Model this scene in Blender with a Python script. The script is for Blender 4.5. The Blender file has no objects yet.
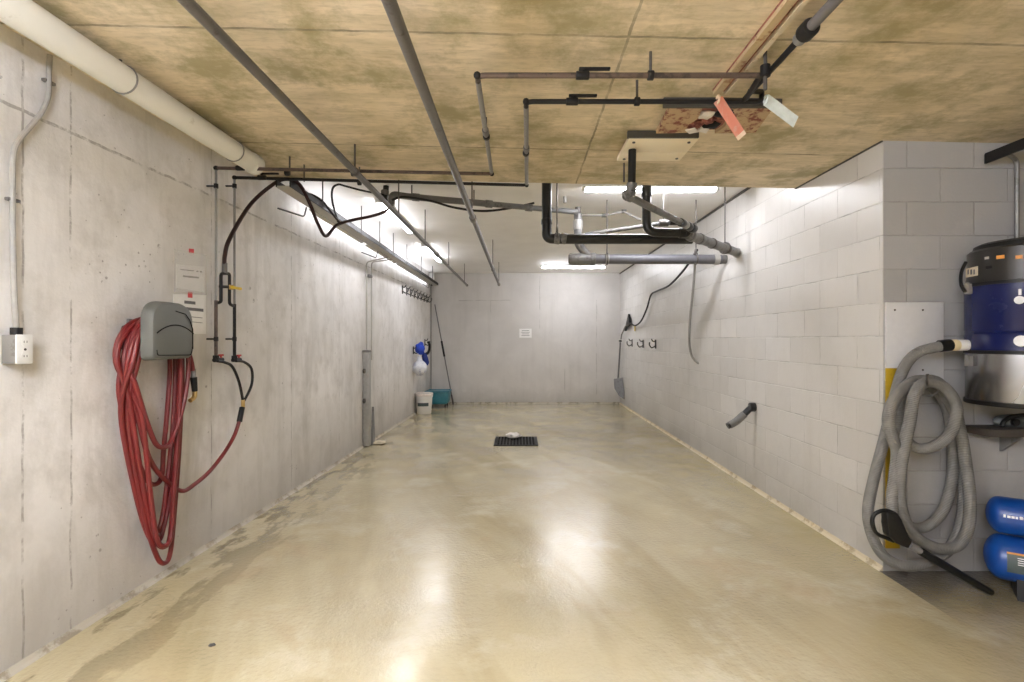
import bpy, bmesh, math, random
from mathutils import Vector, Matrix
random.seed(7)
C = bpy.context.scene.collection
S = bpy.context.scene
PI = math.pi
V = Vector

# ------------------------------------------------------------------ camera, world, exposure
F = 505.0; EYE = 1.35; VX, VY = 520.0, 340.0
cd = bpy.data.cameras.new('camera'); cam = bpy.data.objects.new('camera', cd); C.objects.link(cam)
cam.location = (0, 0, EYE); cam.rotation_euler = (PI/2, 0, 0)
cd.sensor_fit = 'HORIZONTAL'; cd.sensor_width = 36.0; cd.lens = F/1024*36.0
cd.shift_x = -(VX-512)/1024.0; cd.shift_y = (VY-341)/1024.0
cd.clip_start = 0.02; cd.clip_end = 100
S.camera = cam
w = bpy.data.worlds.new('World'); S.world = w; w.use_nodes = True
w.node_tree.nodes['Background'].inputs[0].default_value = (.8, .85, .9, 1)
w.node_tree.nodes['Background'].inputs[1].default_value = 0.05
S.view_settings.view_transform = 'Standard'; S.view_settings.look = 'None'
S.view_settings.gamma = 1; S.view_settings.use_curve_mapping = False
S.view_settings.exposure = 1.15
try:
    S.cycles.use_denoising = True
    S.cycles.max_bounces = 10; S.cycles.diffuse_bounces = 6; S.cycles.glossy_bounces = 4
    S.cycles.sample_clamp_indirect = 6.0; S.cycles.caustics_reflective = False; S.cycles.caustics_refractive = False
except Exception: pass
TUBE = 44.0          # brightness of the bay's fluorescent tubes
TUBE_WALL = 2.6     # tubes along the cable tray
TUBE_ADDED = 116.0   # added unseen tubes behind the photographer that brighten the front

# ------------------------------------------------------------------ measured places
def W(px, py, d):                     # a point of the photograph at a measured distance
    return V(((px-VX)*d/F, d, EYE-(py-VY)*d/F))
def wallx(y): return -2.06 + .16*(y-2.0)/8.7      # left wall, slightly out of square
def onL(px, py, off=0.0):             # a point on the left wall (off metres out from it)
    y = 3.0
    for _ in range(12): y = F*(wallx(y)+off)/(px-VX)
    return W(px, py, y)
RX = 2.12
def onR(px, py, off=0.0): return W(px, py, F*(RX-off)/(px-VX))
BY = 10.7; AY = 2.95; SEND = 3.88
def slabz(x): return EYE + 1.165 + (2.12-x)/4.2*.09
CEIL = EYE + 1.42

# ------------------------------------------------------------------ materials
def new_mat(name):
    m = bpy.data.materials.new(name); m.use_nodes = True
    return m, m.node_tree, m.node_tree.nodes['Principled BSDF']
class N:
    def __init__(s, t): s.t = t
    def n(s, ty, **k):
        x = s.t.nodes.new(ty)
        for a, b in k.items(): setattr(x, a, b)
        return x
    def put(s, sock, v):
        if isinstance(v, bpy.types.NodeSocket): s.t.links.new(v, sock)
        elif v is not None:
            if hasattr(sock.default_value, '__len__') and not hasattr(v, '__len__'): v = (v, v, v)
            if sock.type == 'RGBA' and len(v) == 3: v = (*v, 1)
            sock.default_value = v
    def m(s, op, a, b=None, c=None, clamp=False):
        x = s.n('ShaderNodeMath', operation=op, use_clamp=clamp)
        for i, v in enumerate((a, b, c)):
            if v is not None: s.put(x.inputs[i], v)
        return x.outputs[0]
    def noise(s, vec, scale, detail=4, rough=.55, dist=0.0):
        x = s.n('ShaderNodeTexNoise'); s.put(x.inputs['Vector'], vec)
        x.inputs['Scale'].default_value = scale; x.inputs['Detail'].default_value = detail
        x.inputs['Roughness'].default_value = rough; x.inputs['Distortion'].default_value = dist
        return x.outputs['Fac']
    def vor(s, vec, scale, feature='F1', rnd=1.0):
        x = s.n('ShaderNodeTexVoronoi', feature=feature); s.put(x.inputs['Vector'], vec)
        x.inputs['Scale'].default_value = scale; x.inputs['Randomness'].default_value = rnd
        return x
    def ramp(s, v, lo, hi, a=0.0, b=1.0):
        x = s.n('ShaderNodeMapRange'); s.put(x.inputs[0], v)
        for i, q in enumerate((lo, hi, a, b)): x.inputs[i+1].default_value = q
        return x.outputs[0]
    def mix(s, f, a, b, blend='MIX'):
        x = s.n('ShaderNodeMix', data_type='RGBA', blend_type=blend)
        s.put(x.inputs[0], f); s.put(x.inputs[6], a); s.put(x.inputs[7], b)
        return x.outputs[2]
    def vmul(s, v, k):
        x = s.n('ShaderNodeVectorMath', operation='MULTIPLY'); s.put(x.inputs[0], v); x.inputs[1].default_value = k
        return x.outputs[0]
    def bump(s, h, strength, dist, nrm=None):
        x = s.n('ShaderNodeBump'); x.inputs['Strength'].default_value = strength; x.inputs['Distance'].default_value = dist
        s.put(x.inputs['Height'], h)
        if nrm is not None: s.t.links.new(nrm, x.inputs['Normal'])
        return x.outputs[0]
    def pos(s):
        return s.n('ShaderNodeNewGeometry').outputs['Position']
    def sep(s, v):
        x = s.n('ShaderNodeSeparateXYZ'); s.put(x.inputs[0], v); return x.outputs
    def comb(s, a, b, c=0.0):
        x = s.n('ShaderNodeCombineXYZ')
        for i, v in enumerate((a, b, c)): s.put(x.inputs[i], v)
        return x.outputs[0]

def simple(name, col, rough=.5, metal=0.0, var=.12, scale=25.0, bump=.0, coat=0.0, alpha=None, spec=.5):
    m, t, b = new_mat(name); k = N(t)
    tc = k.n('ShaderNodeTexCoord').outputs['Object']
    f = k.noise(tc, scale, 4)
    dark = tuple(c*(1-var) for c in col); light = tuple(min(1, c*(1+var)) for c in col)
    t.links.new(k.mix(k.ramp(f, .3, .7), dark, light), b.inputs['Base Color'])
    b.inputs['Metallic'].default_value = metal
    t.links.new(k.ramp(f, .3, .7, max(.03, rough-.06), min(1, rough+.06)), b.inputs['Roughness'])
    b.inputs['Coat Weight'].default_value = coat; b.inputs['Specular IOR Level'].default_value = spec
    if bump: t.links.new(k.bump(f, bump, .01), b.inputs['Normal'])
    if alpha is not None: b.inputs['Alpha'].default_value = alpha
    return m
def worn(name, col, spot, amount=.5, scale=14, rough=.55, metal=0.0):
    m, t, b = new_mat(name); k = N(t)
    tc = k.n('ShaderNodeTexCoord').outputs['Object']
    f = k.noise(tc, scale, 8, .7)
    t.links.new(k.mix(k.ramp(f, amount, amount+.08), col, spot), b.inputs['Base Color'])
    b.inputs['Roughness'].default_value = rough; b.inputs['Metallic'].default_value = metal
    t.links.new(k.bump(f, .3, .01), b.inputs['Normal'])
    return m
def emit(name, col, strength):
    m, t, b = new_mat(name)
    b.inputs['Base Color'].default_value = (.9, .9, .9, 1)
    b.inputs['Emission Color'].default_value = (*col, 1); b.inputs['Emission Strength'].default_value = strength
    return m

def mat_left_wall():
    m, t, b = new_mat('painted concrete'); k = N(t)
    p = k.pos(); x, y, z = k.sep(p)
    wob = k.ramp(k.noise(p, 6, 3), 0, 1, -.012, .012)
    yy, zz = k.m('ADD', y, wob), k.m('ADD', z, wob)
    big = k.noise(p, 1.1, 6, .62, .4); mid = k.noise(p, 5, 6, .65); fine = k.noise(p, 60, 4, .6)
    streak = k.noise(k.comb(k.m('MULTIPLY', y, 7.0), k.m('MULTIPLY', z, .7), x), 1.0, 6, .65)
    col = k.mix(k.ramp(big, .32, .68), (0.651, 0.629, 0.607), (0.854, 0.834, 0.832))
    col = k.mix(k.ramp(mid, .48, .70, 0, .6), col, (0.517, 0.490, 0.461))
    col = k.mix(k.ramp(streak, .50, .70, 0, .5), col, (0.494, 0.473, 0.449))
    # splashed dirt near the floor, in ragged patches
    d = k.m('MULTIPLY', k.ramp(k.m('ADD', z, k.ramp(mid, .2, .8, -.25, .25)), .75, .05), k.ramp(big, .3, .6, .35, 1), clamp=True)
    col = k.mix(k.m('MULTIPLY', d, .75), col, (0.337, 0.312, 0.281))
    blot = k.noise(k.comb(k.m('MULTIPLY', y, 2.6), k.m('MULTIPLY', z, 1.1), 0.0), 1.0, 6, .62, .5)
    col = k.mix(k.m('MULTIPLY', k.ramp(blot, .50, .66), k.ramp(z, 1.6, .6, .15, .55)), col, (0.385, 0.364, 0.336))
    # form joints
    lines = k.m('COMPARE', zz, 2.30, .0075)
    for yv in (2.09, 2.31, 3.33, 4.45, 5.57, 6.69, 7.81, 8.93):
        lines = k.m('MAXIMUM', lines, k.m('COMPARE', yy, yv, .005))
    brk = k.ramp(k.noise(p, 9, 4, .7), .42, .58)
    lm = k.m('MULTIPLY', lines, brk)
    col = k.mix(k.m('MULTIPLY', lm, .6), col, (0.191, 0.173, 0.151))
    # pits and chips
    v = k.vor(p, 9)
    pit = k.m('LESS_THAN', v.outputs['Distance'], k.ramp(k.noise(p, 2.3, 2), .50, .75, .0, .20))
    pit2 = k.m('LESS_THAN', k.vor(p, 26).outputs['Distance'], k.ramp(k.noise(p, 3.1, 2), .52, .72, .0, .22))
    pits = k.m('MAXIMUM', pit, pit2)
    jag = k.m('MULTIPLY', pits, k.ramp(k.noise(p, 45, 3), .42, .55))
    col = k.mix(k.m('MULTIPLY', jag, .7), col, (0.258, 0.239, 0.219))
    t.links.new(col, b.inputs['Base Color'])
    t.links.new(k.ramp(mid, .3, .7, .38, .62), b.inputs['Roughness'])
    h = k.m('SUBTRACT', k.m('ADD', k.m('MULTIPLY', mid, .5), k.m('MULTIPLY', fine, .25)), k.m('MULTIPLY', k.m('MAXIMUM', lm, jag), .6))
    t.links.new(k.bump(h, .35, .02), b.inputs['Normal'])
    return m
def mat_back_wall():
    m, t, b = new_mat('dusty painted concrete'); k = N(t)
    p = k.pos(); x, y, z = k.sep(p)
    big = k.noise(p, 1.3, 6, .6, .4); mid = k.noise(p, 6, 6, .65)
    streak = k.noise(k.comb(k.m('MULTIPLY', x, 8.0), k.m('MULTIPLY', z, .6), y), 1.0, 6, .65)
    col = k.mix(k.ramp(big, .32, .68), (.50, .48, .46), (.60, .58, .56))
    col = k.mix(k.ramp(streak, .52, .72, 0, .3), col, (.40, .385, .365))
    wob = k.ramp(k.noise(p, 4, 3), 0, 1, -.02, .02)
    lines = k.m('COMPARE', k.m('ADD', z, wob), 2.19, .008)
    lines = k.m('MULTIPLY', lines, k.m('COMPARE', x, -.75, .55))
    for xv, lo, hi in ((.42, 1.6, 2.7), (1.62, .2, 2.2), (-.62, 1.9, 2.2), (.95, .2, .75)):
        lines = k.m('MAXIMUM', lines, k.m('MULTIPLY', k.m('COMPARE', k.m('ADD', x, wob), xv, .007), k.m('COMPARE', z, (lo+hi)/2, (hi-lo)/2)))
    lines = k.m('MULTIPLY', lines, k.ramp(k.noise(p, 5, 4), .35, .6))
    col = k.mix(k.m('MULTIPLY', lines, .6), col, (.25, .24, .22))
    d = k.m('MULTIPLY', k.ramp(k.m('ADD', z, k.ramp(mid, .2, .8, -.2, .2)), .35, .02), k.ramp(mid, .35, .6, .3, 1), clamp=True)
    col = k.mix(k.m('MULTIPLY', d, .6), col, (.27, .26, .23))
    scuff = k.m('MULTIPLY', k.ramp(k.n('ShaderNodeVectorMath', operation='DISTANCE').outputs['Value'], 9, 9), 0)
    t.links.new(col, b.inputs['Base Color']); b.inputs['Roughness'].default_value = .55
    t.links.new(k.bump(mid, .2, .02), b.inputs['Normal'])
    return m
def mat_block(name, axis, off, light=(.60, .585, .565), dark=(.545, .53, .51)):
    m, t, b = new_mat(name); k = N(t)
    p = k.pos(); c = k.sep(p)
    u = k.m('SUBTRACT', c[axis], off)
    uv = k.comb(u, c[2], 0.0)
    wob = k.n('ShaderNodeVectorMath', operation='ADD'); k.put(wob.inputs[0], uv)
    nz = k.n('ShaderNodeTexNoise'); k.put(nz.inputs['Vector'], p); nz.inputs['Scale'].default_value = 14
    k.put(wob.inputs[1], k.vmul(nz.outputs['Color'], (.006, .006, 0)))
    br = k.n('ShaderNodeTexBrick'); k.put(br.inputs['Vector'], wob.outputs[0])
    br.inputs['Scale'].default_value = 1; br.inputs['Mortar Size'].default_value = .005; br.inputs['Mortar Smooth'].default_value = .6
    br.inputs['Bias'].default_value = 0; br.inputs['Brick Width'].default_value = .393; br.inputs['Row Height'].default_value = .1965
    k.put(br.inputs['Color1'], light); k.put(br.inputs['Color2'], dark); k.put(br.inputs['Mortar'], tuple((a+b)/2 for a, b in zip(light, dark)))
    big = k.noise(p, 1.6, 6, .6); mid = k.noise(p, 8, 6, .65); fine = k.noise(p, 90, 3)
    col = br.outputs['Color']
    # the joints show as dark gaps here and there, elsewhere they are filled with paint
    gap = k.m('MULTIPLY', br.outputs['Fac'], k.ramp(k.noise(p, 3.3, 5, .7), .46, .62, .08, .7))
    col = k.mix(gap, col, (.26, .25, .235))
    col = k.mix(k.ramp(mid, .52, .75, 0, .3), col, (.52, .50, .47))
    streak = k.noise(k.comb(k.m('MULTIPLY', c[axis], 5.0), k.m('MULTIPLY', c[2], .5), 0.0), 1.0, 6, .65)
    col = k.mix(k.ramp(streak, .54, .72, 0, .35), col, (.47, .45, .42))
    d = k.m('MULTIPLY', k.ramp(k.m('ADD', c[2], k.ramp(mid, .2, .8, -.25, .25)), .6, .05), k.ramp(big, .3, .6, .3, 1), clamp=True)
    col = k.mix(k.m('MULTIPLY', d, .5), col, (.31, .295, .27))
    t.links.new(col, b.inputs['Base Color'])
    t.links.new(k.ramp(mid, .3, .7, .3, .5), b.inputs['Roughness'])
    h = k.m('ADD', k.m('MULTIPLY', br.outputs['Fac'], -.8), k.m('ADD', k.m('MULTIPLY', mid, .25), k.m('MULTIPLY', fine, .12)))
    t.links.new(k.bump(h, .5, .012), b.inputs['Normal'])
    return m
def mat_slab():
    m, t, b = new_mat('raw board-marked concrete'); k = N(t)
    p = k.pos(); x, y, z = k.sep(p)
    big = k.noise(p, .9, 6, .6, .5); mid = k.noise(p, 3.2, 8, .68)
    grain = k.noise(k.comb(k.m('MULTIPLY', x, 2.2), k.m('MULTIPLY', y, 10.0), 0.0), 1.0, 8, .68)
    fine = k.noise(k.comb(k.m('MULTIPLY', x, 10.0), k.m('MULTIPLY', y, 45.0), 0.0), 1.0, 5, .65)
    col = k.mix(k.ramp(big, .35, .65), (0.480, 0.402, 0.261), (0.694, 0.591, 0.428))
    col = k.mix(k.ramp(grain, .40, .66, 0, .8), col, (0.827, 0.704, 0.540))
    col = k.mix(k.ramp(mid, .46, .62, 0, .9), col, (0.333, 0.289, 0.159))
    col = k.mix(k.ramp(fine, .50, .70, 0, .42), col, (0.320, 0.261, 0.159))
    wob = k.ramp(k.noise(p, 7, 4), 0, 1, -.012, .012)
    yy, xx = k.m('ADD', y, wob), k.m('ADD', x, wob)
    lines = k.m('COMPARE', yy, 2.0, .007)
    for yv in (3.19, .81, -.38, -1.57): lines = k.m('MAXIMUM', lines, k.m('COMPARE', yy, yv, .007))
    for xv in (.43, -1.99, 2.88): lines = k.m('MAXIMUM', lines, k.m('COMPARE', xx, xv, .006))
    brk = k.ramp(k.noise(p, 5, 4), .35, .6, .25, 1)
    lm = k.m('MULTIPLY', lines, brk)
    col = k.mix(k.m('MULTIPLY', lm, .7), col, (0.113, 0.099, 0.064))
    t.links.new(col, b.inputs['Base Color']); b.inputs['Roughness'].default_value = .75
    t.links.new(k.bump(k.m('SUBTRACT', k.m('MULTIPLY', grain, .6), lm), .35, .02), b.inputs['Normal'])
    return m
def mat_floor():
    m, t, b = new_mat('sealed beige concrete'); k = N(t)
    p = k.pos(); x, y, z = k.sep(p)
    big = k.noise(p, .5, 4, .5, .3); mid = k.noise(p, 1.7, 7, .6, .3); fine = k.noise(p, 26, 5, .6)
    sweep = k.noise(k.comb(k.m('ADD', k.m('MULTIPLY', x, 1.9), k.m('MULTIPLY', y, .7)), k.m('MULTIPLY', y, .4), 0.0), 1.0, 7, .58, .5)
    col = k.mix(k.ramp(big, .34, .66), (0.455, 0.383, 0.225), (0.578, 0.512, 0.352))
    col = k.mix(k.ramp(sweep, .45, .64, 0, .9), col, (0.393, 0.324, 0.181))
    col = k.mix(k.ramp(mid, .53, .66, 0, .6), col, (0.620, 0.561, 0.417))
    col = k.mix(k.ramp(k.noise(p, 1.1, 6, .62, .4), .57, .70, 0, .5), col, (0.433, 0.303, 0.165))
    # drain silt around the grate
    # brown damp stains in a band along the left wall
    near = k.ramp(k.m('ADD', x, 1.98), .05, .60, 1, 0)
    st = k.m('MULTIPLY', k.ramp(k.noise(k.comb(k.m('MULTIPLY', x, 5.0), k.m('MULTIPLY', y, 2.0), 0.0), 1.0, 6, .6), .50, .56), near, clamp=True)
    col = k.mix(k.m('MULTIPLY', st, .85), col, (0.176, 0.135, 0.066))
    # ochre deposit along the block wall
    nr = k.m('MULTIPLY', k.ramp(k.m('ADD', x, k.ramp(mid, .2, .8, -.22, .22)), 1.55, 2.1), k.ramp(y, 2.7, 3.1))
    col = k.mix(k.m('MULTIPLY', nr, .65), col, (0.341, 0.271, 0.099))
    # black tyre dirt at the foot of the alcove wall
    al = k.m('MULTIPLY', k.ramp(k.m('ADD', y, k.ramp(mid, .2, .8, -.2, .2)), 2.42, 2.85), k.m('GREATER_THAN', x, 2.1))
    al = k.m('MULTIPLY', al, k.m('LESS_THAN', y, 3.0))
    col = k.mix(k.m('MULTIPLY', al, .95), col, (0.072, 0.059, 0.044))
    t.links.new(col, b.inputs['Base Color'])
    r = k.ramp(mid, .35, .7, .15, .24)
    r = k.m('SUBTRACT', r, k.m('MULTIPLY', st, .1))
    t.links.new(r, b.inputs['Roughness'])
    b.inputs['IOR'].default_value = 1.6; b.inputs['Coat Roughness'].default_value = .06
    lump = k.noise(p, 62, 2, .5)
    wet = k.ramp(k.noise(p, 2.2, 4, .6), .38, .62, .15, 1)
    film = k.noise(p, 42, 2, .5)
    t.links.new(k.bump(film, .75, .010), b.inputs['Coat Normal'])
    t.links.new(k.ramp(k.noise(p, 1.5, 4, .6), .36, .60, .25, .9), b.inputs['Coat Weight'])
    t.links.new(k.bump(k.m('ADD', k.m('MULTIPLY', k.m('MULTIPLY', lump, wet), .8), k.m('MULTIPLY', fine, .25)), .22, .010), b.inputs['Normal'])
    return m

M = {}
M['lwall'] = mat_left_wall(); M['bwall'] = mat_back_wall()
M['rblock'] = mat_block('white painted block', 1, .229)
M['ablock'] = mat_block('grey white painted block', 0, 2.46-.393*8, (.42, .42, .43), (.385, .38, .385))
M['slab'] = mat_slab(); M['floor'] = mat_floor()
M['white_ceil'] = simple('white ceiling paint', (.84, .825, .81), .7, var=.05, scale=2.5)
M['plain'] = simple('grey garage paint', (.55, .53, .5), .7, var=.08, scale=3)
M['cove'] = worn('pale sealant', (.60, .52, .36), (.36, .29, .18), .52, 6, .5)
M['cove_left'] = worn('grey stained sealant', (.44, .40, .33), (.27, .23, .17), .50, 5, .5)
M['cove_grey'] = worn('grey dirty sealant', (.34, .31, .25), (.16, .14, .10), .5, 12, .5)
M['white_pipe'] = worn('white painted pipe', (.74, .73, .68), (.50, .47, .40), .63, 7, .4)
M['steel'] = worn('dull grey steel pipe', (.15, .142, .14), (.10, .085, .075), .58, 18, .45, .3)
M['galv'] = worn('galvanised steel', (.25, .245, .24), (.18, .17, .155), .55, 20, .45, .4)
M['tray'] = worn('grey painted steel tray', (.42, .40, .37), (.30, .27, .24), .6, 10, .5, .2)
M['black_iron'] = simple('black iron pipe', (.012, .011, .011), .5, spec=.25)
M['brown_iron'] = worn('brown iron pipe', (.105, .072, .058), (.05, .036, .03), .5, 22, .5, .3)
M['rod'] = simple('threaded rod', (.10, .09, .085), .5, .5)
M['abs'] = simple('black plastic drain pipe', (.011, .011, .011), .33, 0, .2, spec=.4)
M['pvc_grey'] = simple('grey plastic drain pipe', (.115, .115, .13), .38, 0, .08)
M['pvc_mid'] = worn('dusty grey drain pipe', (.14, .137, .135), (.08, .077, .074), .52, 16, .45)
M['pvc_light'] = simple('pale grey plastic', (.33, .32, .305), .45)
M['cable'] = simple('black cable', (.012, .011, .011), .5, spec=.25)
M['cable_grey'] = simple('grey cable', (.25, .24, .225), .55)
M['hose_dark'] = simple('dark red-black rubber', (.030, .012, .011), .45, spec=.25)
M['red'] = simple('red rubber hose', (.15, .012, .013), .42, 0, .15, 12)
M['brass'] = simple('brass', (.55, .38, .15), .35, .9)
M['yellow'] = simple('yellow plastic', (.70, .50, .03), .45)
M['red_plastic'] = simple('red plastic', (.50, .03, .03), .45)
M['grey_plastic'] = simple('grey moulded plastic', (.12, .125, .118), .48, 0, .05, 40)
M['dark_groove'] = simple('dark groove', (.010, .009, .009), .8, spec=.1)
M['housing'] = simple('white enamelled steel', (.72, .72, .71), .4, 0, .04)
M['tube'] = emit('lit fluorescent tube', (.945, .95, 1.0), TUBE)
M['tube_left'] = emit('lit lengthwise tube', (.945, .95, 1.0), TUBE*.5)
M['tube_wall'] = emit('lit fluorescent tube on tray', (.945, .95, 1.0), TUBE_WALL)
M['tube_added'] = emit('added unseen tube', (.905, .94, 1.05), TUBE_ADDED)
M['paper'] = simple('white paper', (.82, .81, .80), .7, 0, .03)
M['ink'] = simple('grey print', (.13, .13, .14), .7)
M['ink_red'] = simple('red print', (.55, .05, .06), .6)
def mat_film():
    m, t, b = new_mat('clear plastic sleeve')
    b.inputs['Base Color'].default_value = (.9, .9, .9, 1); b.inputs['Roughness'].default_value = .12
    b.inputs['Alpha'].default_value = .22
    return m
M['film'] = mat_film()
M['white_plastic'] = worn('white plastic', (.76, .74, .71), (.58, .53, .47), .66, 12, .4)
M['pail_band'] = simple('pinkish white lid', (.70, .63, .58), .45)
M['label_dark'] = simple('dark print label', (.06, .08, .08), .5)
M['teal'] = worn('teal plastic', (.018, .15, .21), (.03, .19, .25), .5, 8, .4)
M['rubber'] = simple('black rubber', (.009, .009, .009), .6, spec=.25)
M['blue_cloth'] = simple('blue cloth', (.015, .055, .46), .75, 0, .25, 18)
M['navy_cloth'] = simple('navy cloth', (.012, .03, .19), .75, 0, .25, 18)
M['white_bag'] = worn('white plastic bag', (.74, .75, .80), (.42, .44, .58), .52, 9, .35)
M['dark_hook'] = simple('dark steel hook', (.07, .065, .06), .5, .5)
M['bristle'] = simple('dark bristles', (.06, .055, .05), .9, 0, .4, 120)
M['wood_beige'] = worn('beige plywood', (.86, .77, .60), (.55, .45, .30), .62, 6, .7)
M['beige_rail'] = worn('beige painted rail', (.46, .36, .22), (.25, .13, .06), .54, 10, .6)
M['rail_pale'] = worn('pale rail edge', (.60, .51, .37), (.34, .20, .10), .58, 12, .6)
M['torn'] = worn('peeling brown paint', (.50, .36, .22), (.20, .055, .04), .50, 14, .75)
M['torn_red'] = worn('red brown torn board', (.30, .11, .08), (.13, .03, .025), .5, 16, .8)
M['board_edge'] = simple('dark board edge', (.075, .07, .062), .8)
M['flag_red'] = worn('faded red tag', (.68, .25, .18), (.66, .34, .26), .52, 22, .6)
M['flag_edge'] = simple('pale tag edge', (.78, .62, .48), .6)
M['flag_white'] = simple('pale blue-white tag', (.72, .80, .80), .55)
M['rag'] = simple('white rag', (.74, .70, .66), .8, 0, .08)
M['mustard'] = worn('mustard painted board', (.40, .26, .008), (.27, .17, .01), .56, 9, .5)
M['panel'] = simple('white panel', (.66, .66, .68), .45, 0, .03)
M['vac_blue'] = simple('glossy dark blue enamel', (.004, .008, .062), .22, .0, .1, 6, coat=.0, spec=.3)
M['vac_head'] = simple('dark grey metal', (.03, .028, .026), .35, .4, .1, 2)
M['vac_can'] = simple('brushed steel', (.33, .33, .345), .27, .95, .0, .5)
M['hose_grey'] = None
M['black_plastic'] = simple('black plastic', (.007, .007, .007), .45, spec=.28)
M['cream'] = simple('cream plastic', (.72, .60, .36), .5)
M['label_beige'] = simple('beige label', (.62, .55, .42), .6)
M['orange'] = simple('orange label', (.72, .30, .06), .55)
M['tank_blue'] = simple('blue tank paint', (.004, .055, .28), .4, .0, .1, 8, coat=.15)
M['white_mark'] = simple('white lettering', (.78, .80, .83), .5)
M['shelf'] = simple('dark brown shelf', (.055, .045, .038), .6)
M['tool_grey'] = simple('grey tool body', (.13, .14, .14), .5)
def mat_corr():
    m, t, b = new_mat('grey ribbed hose'); k = N(t)
    uv = k.n('ShaderNodeUVMap').outputs[0]
    s = k.sep(uv)
    rib = k.m('SINE', k.m('MULTIPLY', s[1], 2*PI/.009))
    f = k.noise(k.n('ShaderNodeTexCoord').outputs['Object'], 14, 4)
    col = k.mix(k.ramp(f, .3, .7), (.135, .13, .124), (.20, .195, .186))
    t.links.new(col, b.inputs['Base Color']); b.inputs['Roughness'].default_value = .5
    t.links.new(k.bump(rib, .35, .004), b.inputs['Normal'])
    return m
M['hose_grey'] = mat_corr()

# ------------------------------------------------------------------ mesh helpers
def NB(): return bmesh.new()
def add_box(bm, c, s, rot=None, bevel=0.0, mi=0):
    b2 = bmesh.new(); bmesh.ops.create_cube(b2, size=1)
    bmesh.ops.scale(b2, vec=V(s), verts=b2.verts)
    if bevel: bmesh.ops.bevel(b2, geom=list(b2.edges), offset=bevel, segments=2, profile=.5, affect='EDGES')
    if rot is not None: bmesh.ops.transform(b2, matrix=rot.to_4x4(), verts=b2.verts)
    bmesh.ops.translate(b2, vec=V(c), verts=b2.verts)
    merge(bm, b2); return bm
def merge(bm, b2):
    me = bpy.data.meshes.new('t'); b2.to_mesh(me); b2.free(); bm.from_mesh(me); bpy.data.meshes.remove(me)
def add_cyl(bm, p0, p1, r, r2=None, seg=16, bevel=0.0):
    p0, p1 = V(p0), V(p1); d = p1-p0
    b2 = bmesh.new()
    bmesh.ops.create_cone(b2, cap_ends=True, segments=seg, radius1=r, radius2=r if r2 is None else r2, depth=d.length)
    if bevel:
        ed = [e for e in b2.edges if len([f for f in e.link_faces if len(f.verts) > 4]) == 1]
        bmesh.ops.bevel(b2, geom=ed, offset=bevel, segments=2, profile=.5, affect='EDGES')
    q = V((0, 0, 1)).rotation_difference(d.normalized())
    bmesh.ops.transform(b2, matrix=Matrix.Translation((p0+p1)/2) @ q.to_matrix().to_4x4(), verts=b2.verts)
    merge(bm, b2); return bm
def fillet(pts, r, n=5):
    pts = [V(p) for p in pts]; out = [pts[0]]
    for i in range(1, len(pts)-1):
        a, b, c = pts[i-1], pts[i], pts[i+1]
        u, v = (a-b), (c-b); rr = min(r, u.length*.45, v.length*.45)
        p, q = b+u.normalized()*rr, b+v.normalized()*rr
        for k in range(n+1):
            t = k/n; out.append(p*(1-t)**2 + b*2*t*(1-t) + q*t*t)
    out.append(pts[-1]); return out
def spline(pts, n=8, closed=False):
    pts = [V(p) for p in pts]; out = []; L = len(pts)
    g = (lambda i: pts[i % L]) if closed else (lambda i: pts[max(0, min(L-1, i))])
    for i in range(L if closed else L-1):
        p0, p1, p2, p3 = g(i-1), g(i), g(i+1), g(i+2)
        for k in range(n):
            t = k/n
            out.append(.5*((2*p1)+(p2-p0)*t+(2*p0-5*p1+4*p2-p3)*t*t+(3*p1-p0-3*p2+p3)*t**3))
    out.append(pts[0].copy() if closed else pts[-1]); return out
def add_sweep(bm, pts, r, seg=10, cap=True, uv=False):
    P = [V(pts[0])]
    for p in pts[1:]:
        if (V(p)-P[-1]).length > 1e-5: P.append(V(p))
    n = len(P); T = []
    for i in range(n):
        d = P[min(n-1, i+1)]-P[max(0, i-1)]; T.append(d.normalized())
    up = V((0, 0, 1)) if abs(T[0].z) < .9 else V((1, 0, 0))
    nrm = (up - T[0]*up.dot(T[0])).normalized(); rings = []; uvl = bm.loops.layers.uv.verify() if uv else None
    dist = [0.0]
    for i in range(n):
        if i:
            q = T[i-1].rotation_difference(T[i]); nrm = (q @ nrm); nrm = (nrm - T[i]*nrm.dot(T[i])).normalized()
            dist.append(dist[-1]+(P[i]-P[i-1]).length)
        bi = T[i].cross(nrm); rad = r(i/(n-1)) if callable(r) else r
        rings.append([bm.verts.new(P[i]+(nrm*math.cos(2*PI*k/seg)+bi*math.sin(2*PI*k/seg))*rad) for k in range(seg)])
    for i in range(n-1):
        for k in range(seg):
            f = bm.faces.new((rings[i][k], rings[i][(k+1) % seg], rings[i+1][(k+1) % seg], rings[i+1][k]))
            if uv:
                for l, (uu, vv) in zip(f.loops, ((k/seg, dist[i]), ((k+1)/seg, dist[i]), ((k+1)/seg, dist[i+1]), (k/seg, dist[i+1]))): l[uvl].uv = (uu, vv)
    if cap:
        bm.faces.new(list(reversed(rings[0]))); bm.faces.new(rings[-1])
    return bm
def add_lathe(bm, prof, origin, axis=V((0, 0, 1)), seg=32):
    q = V((0, 0, 1)).rotation_difference(V(axis).normalized()).to_matrix()
    rings = []
    for r, h in prof:
        rings.append([bm.verts.new(V(origin)+q @ V((max(r, 1e-4)*math.cos(2*PI*k/seg), max(r, 1e-4)*math.sin(2*PI*k/seg), h))) for k in range(seg)])
    for i in range(len(rings)-1):
        for k in range(seg): bm.faces.new((rings[i][k], rings[i][(k+1) % seg], rings[i+1][(k+1) % seg], rings[i+1][k]))
    bm.faces.new(list(reversed(rings[0]))); bm.faces.new(rings[-1])
    return bm
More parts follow.
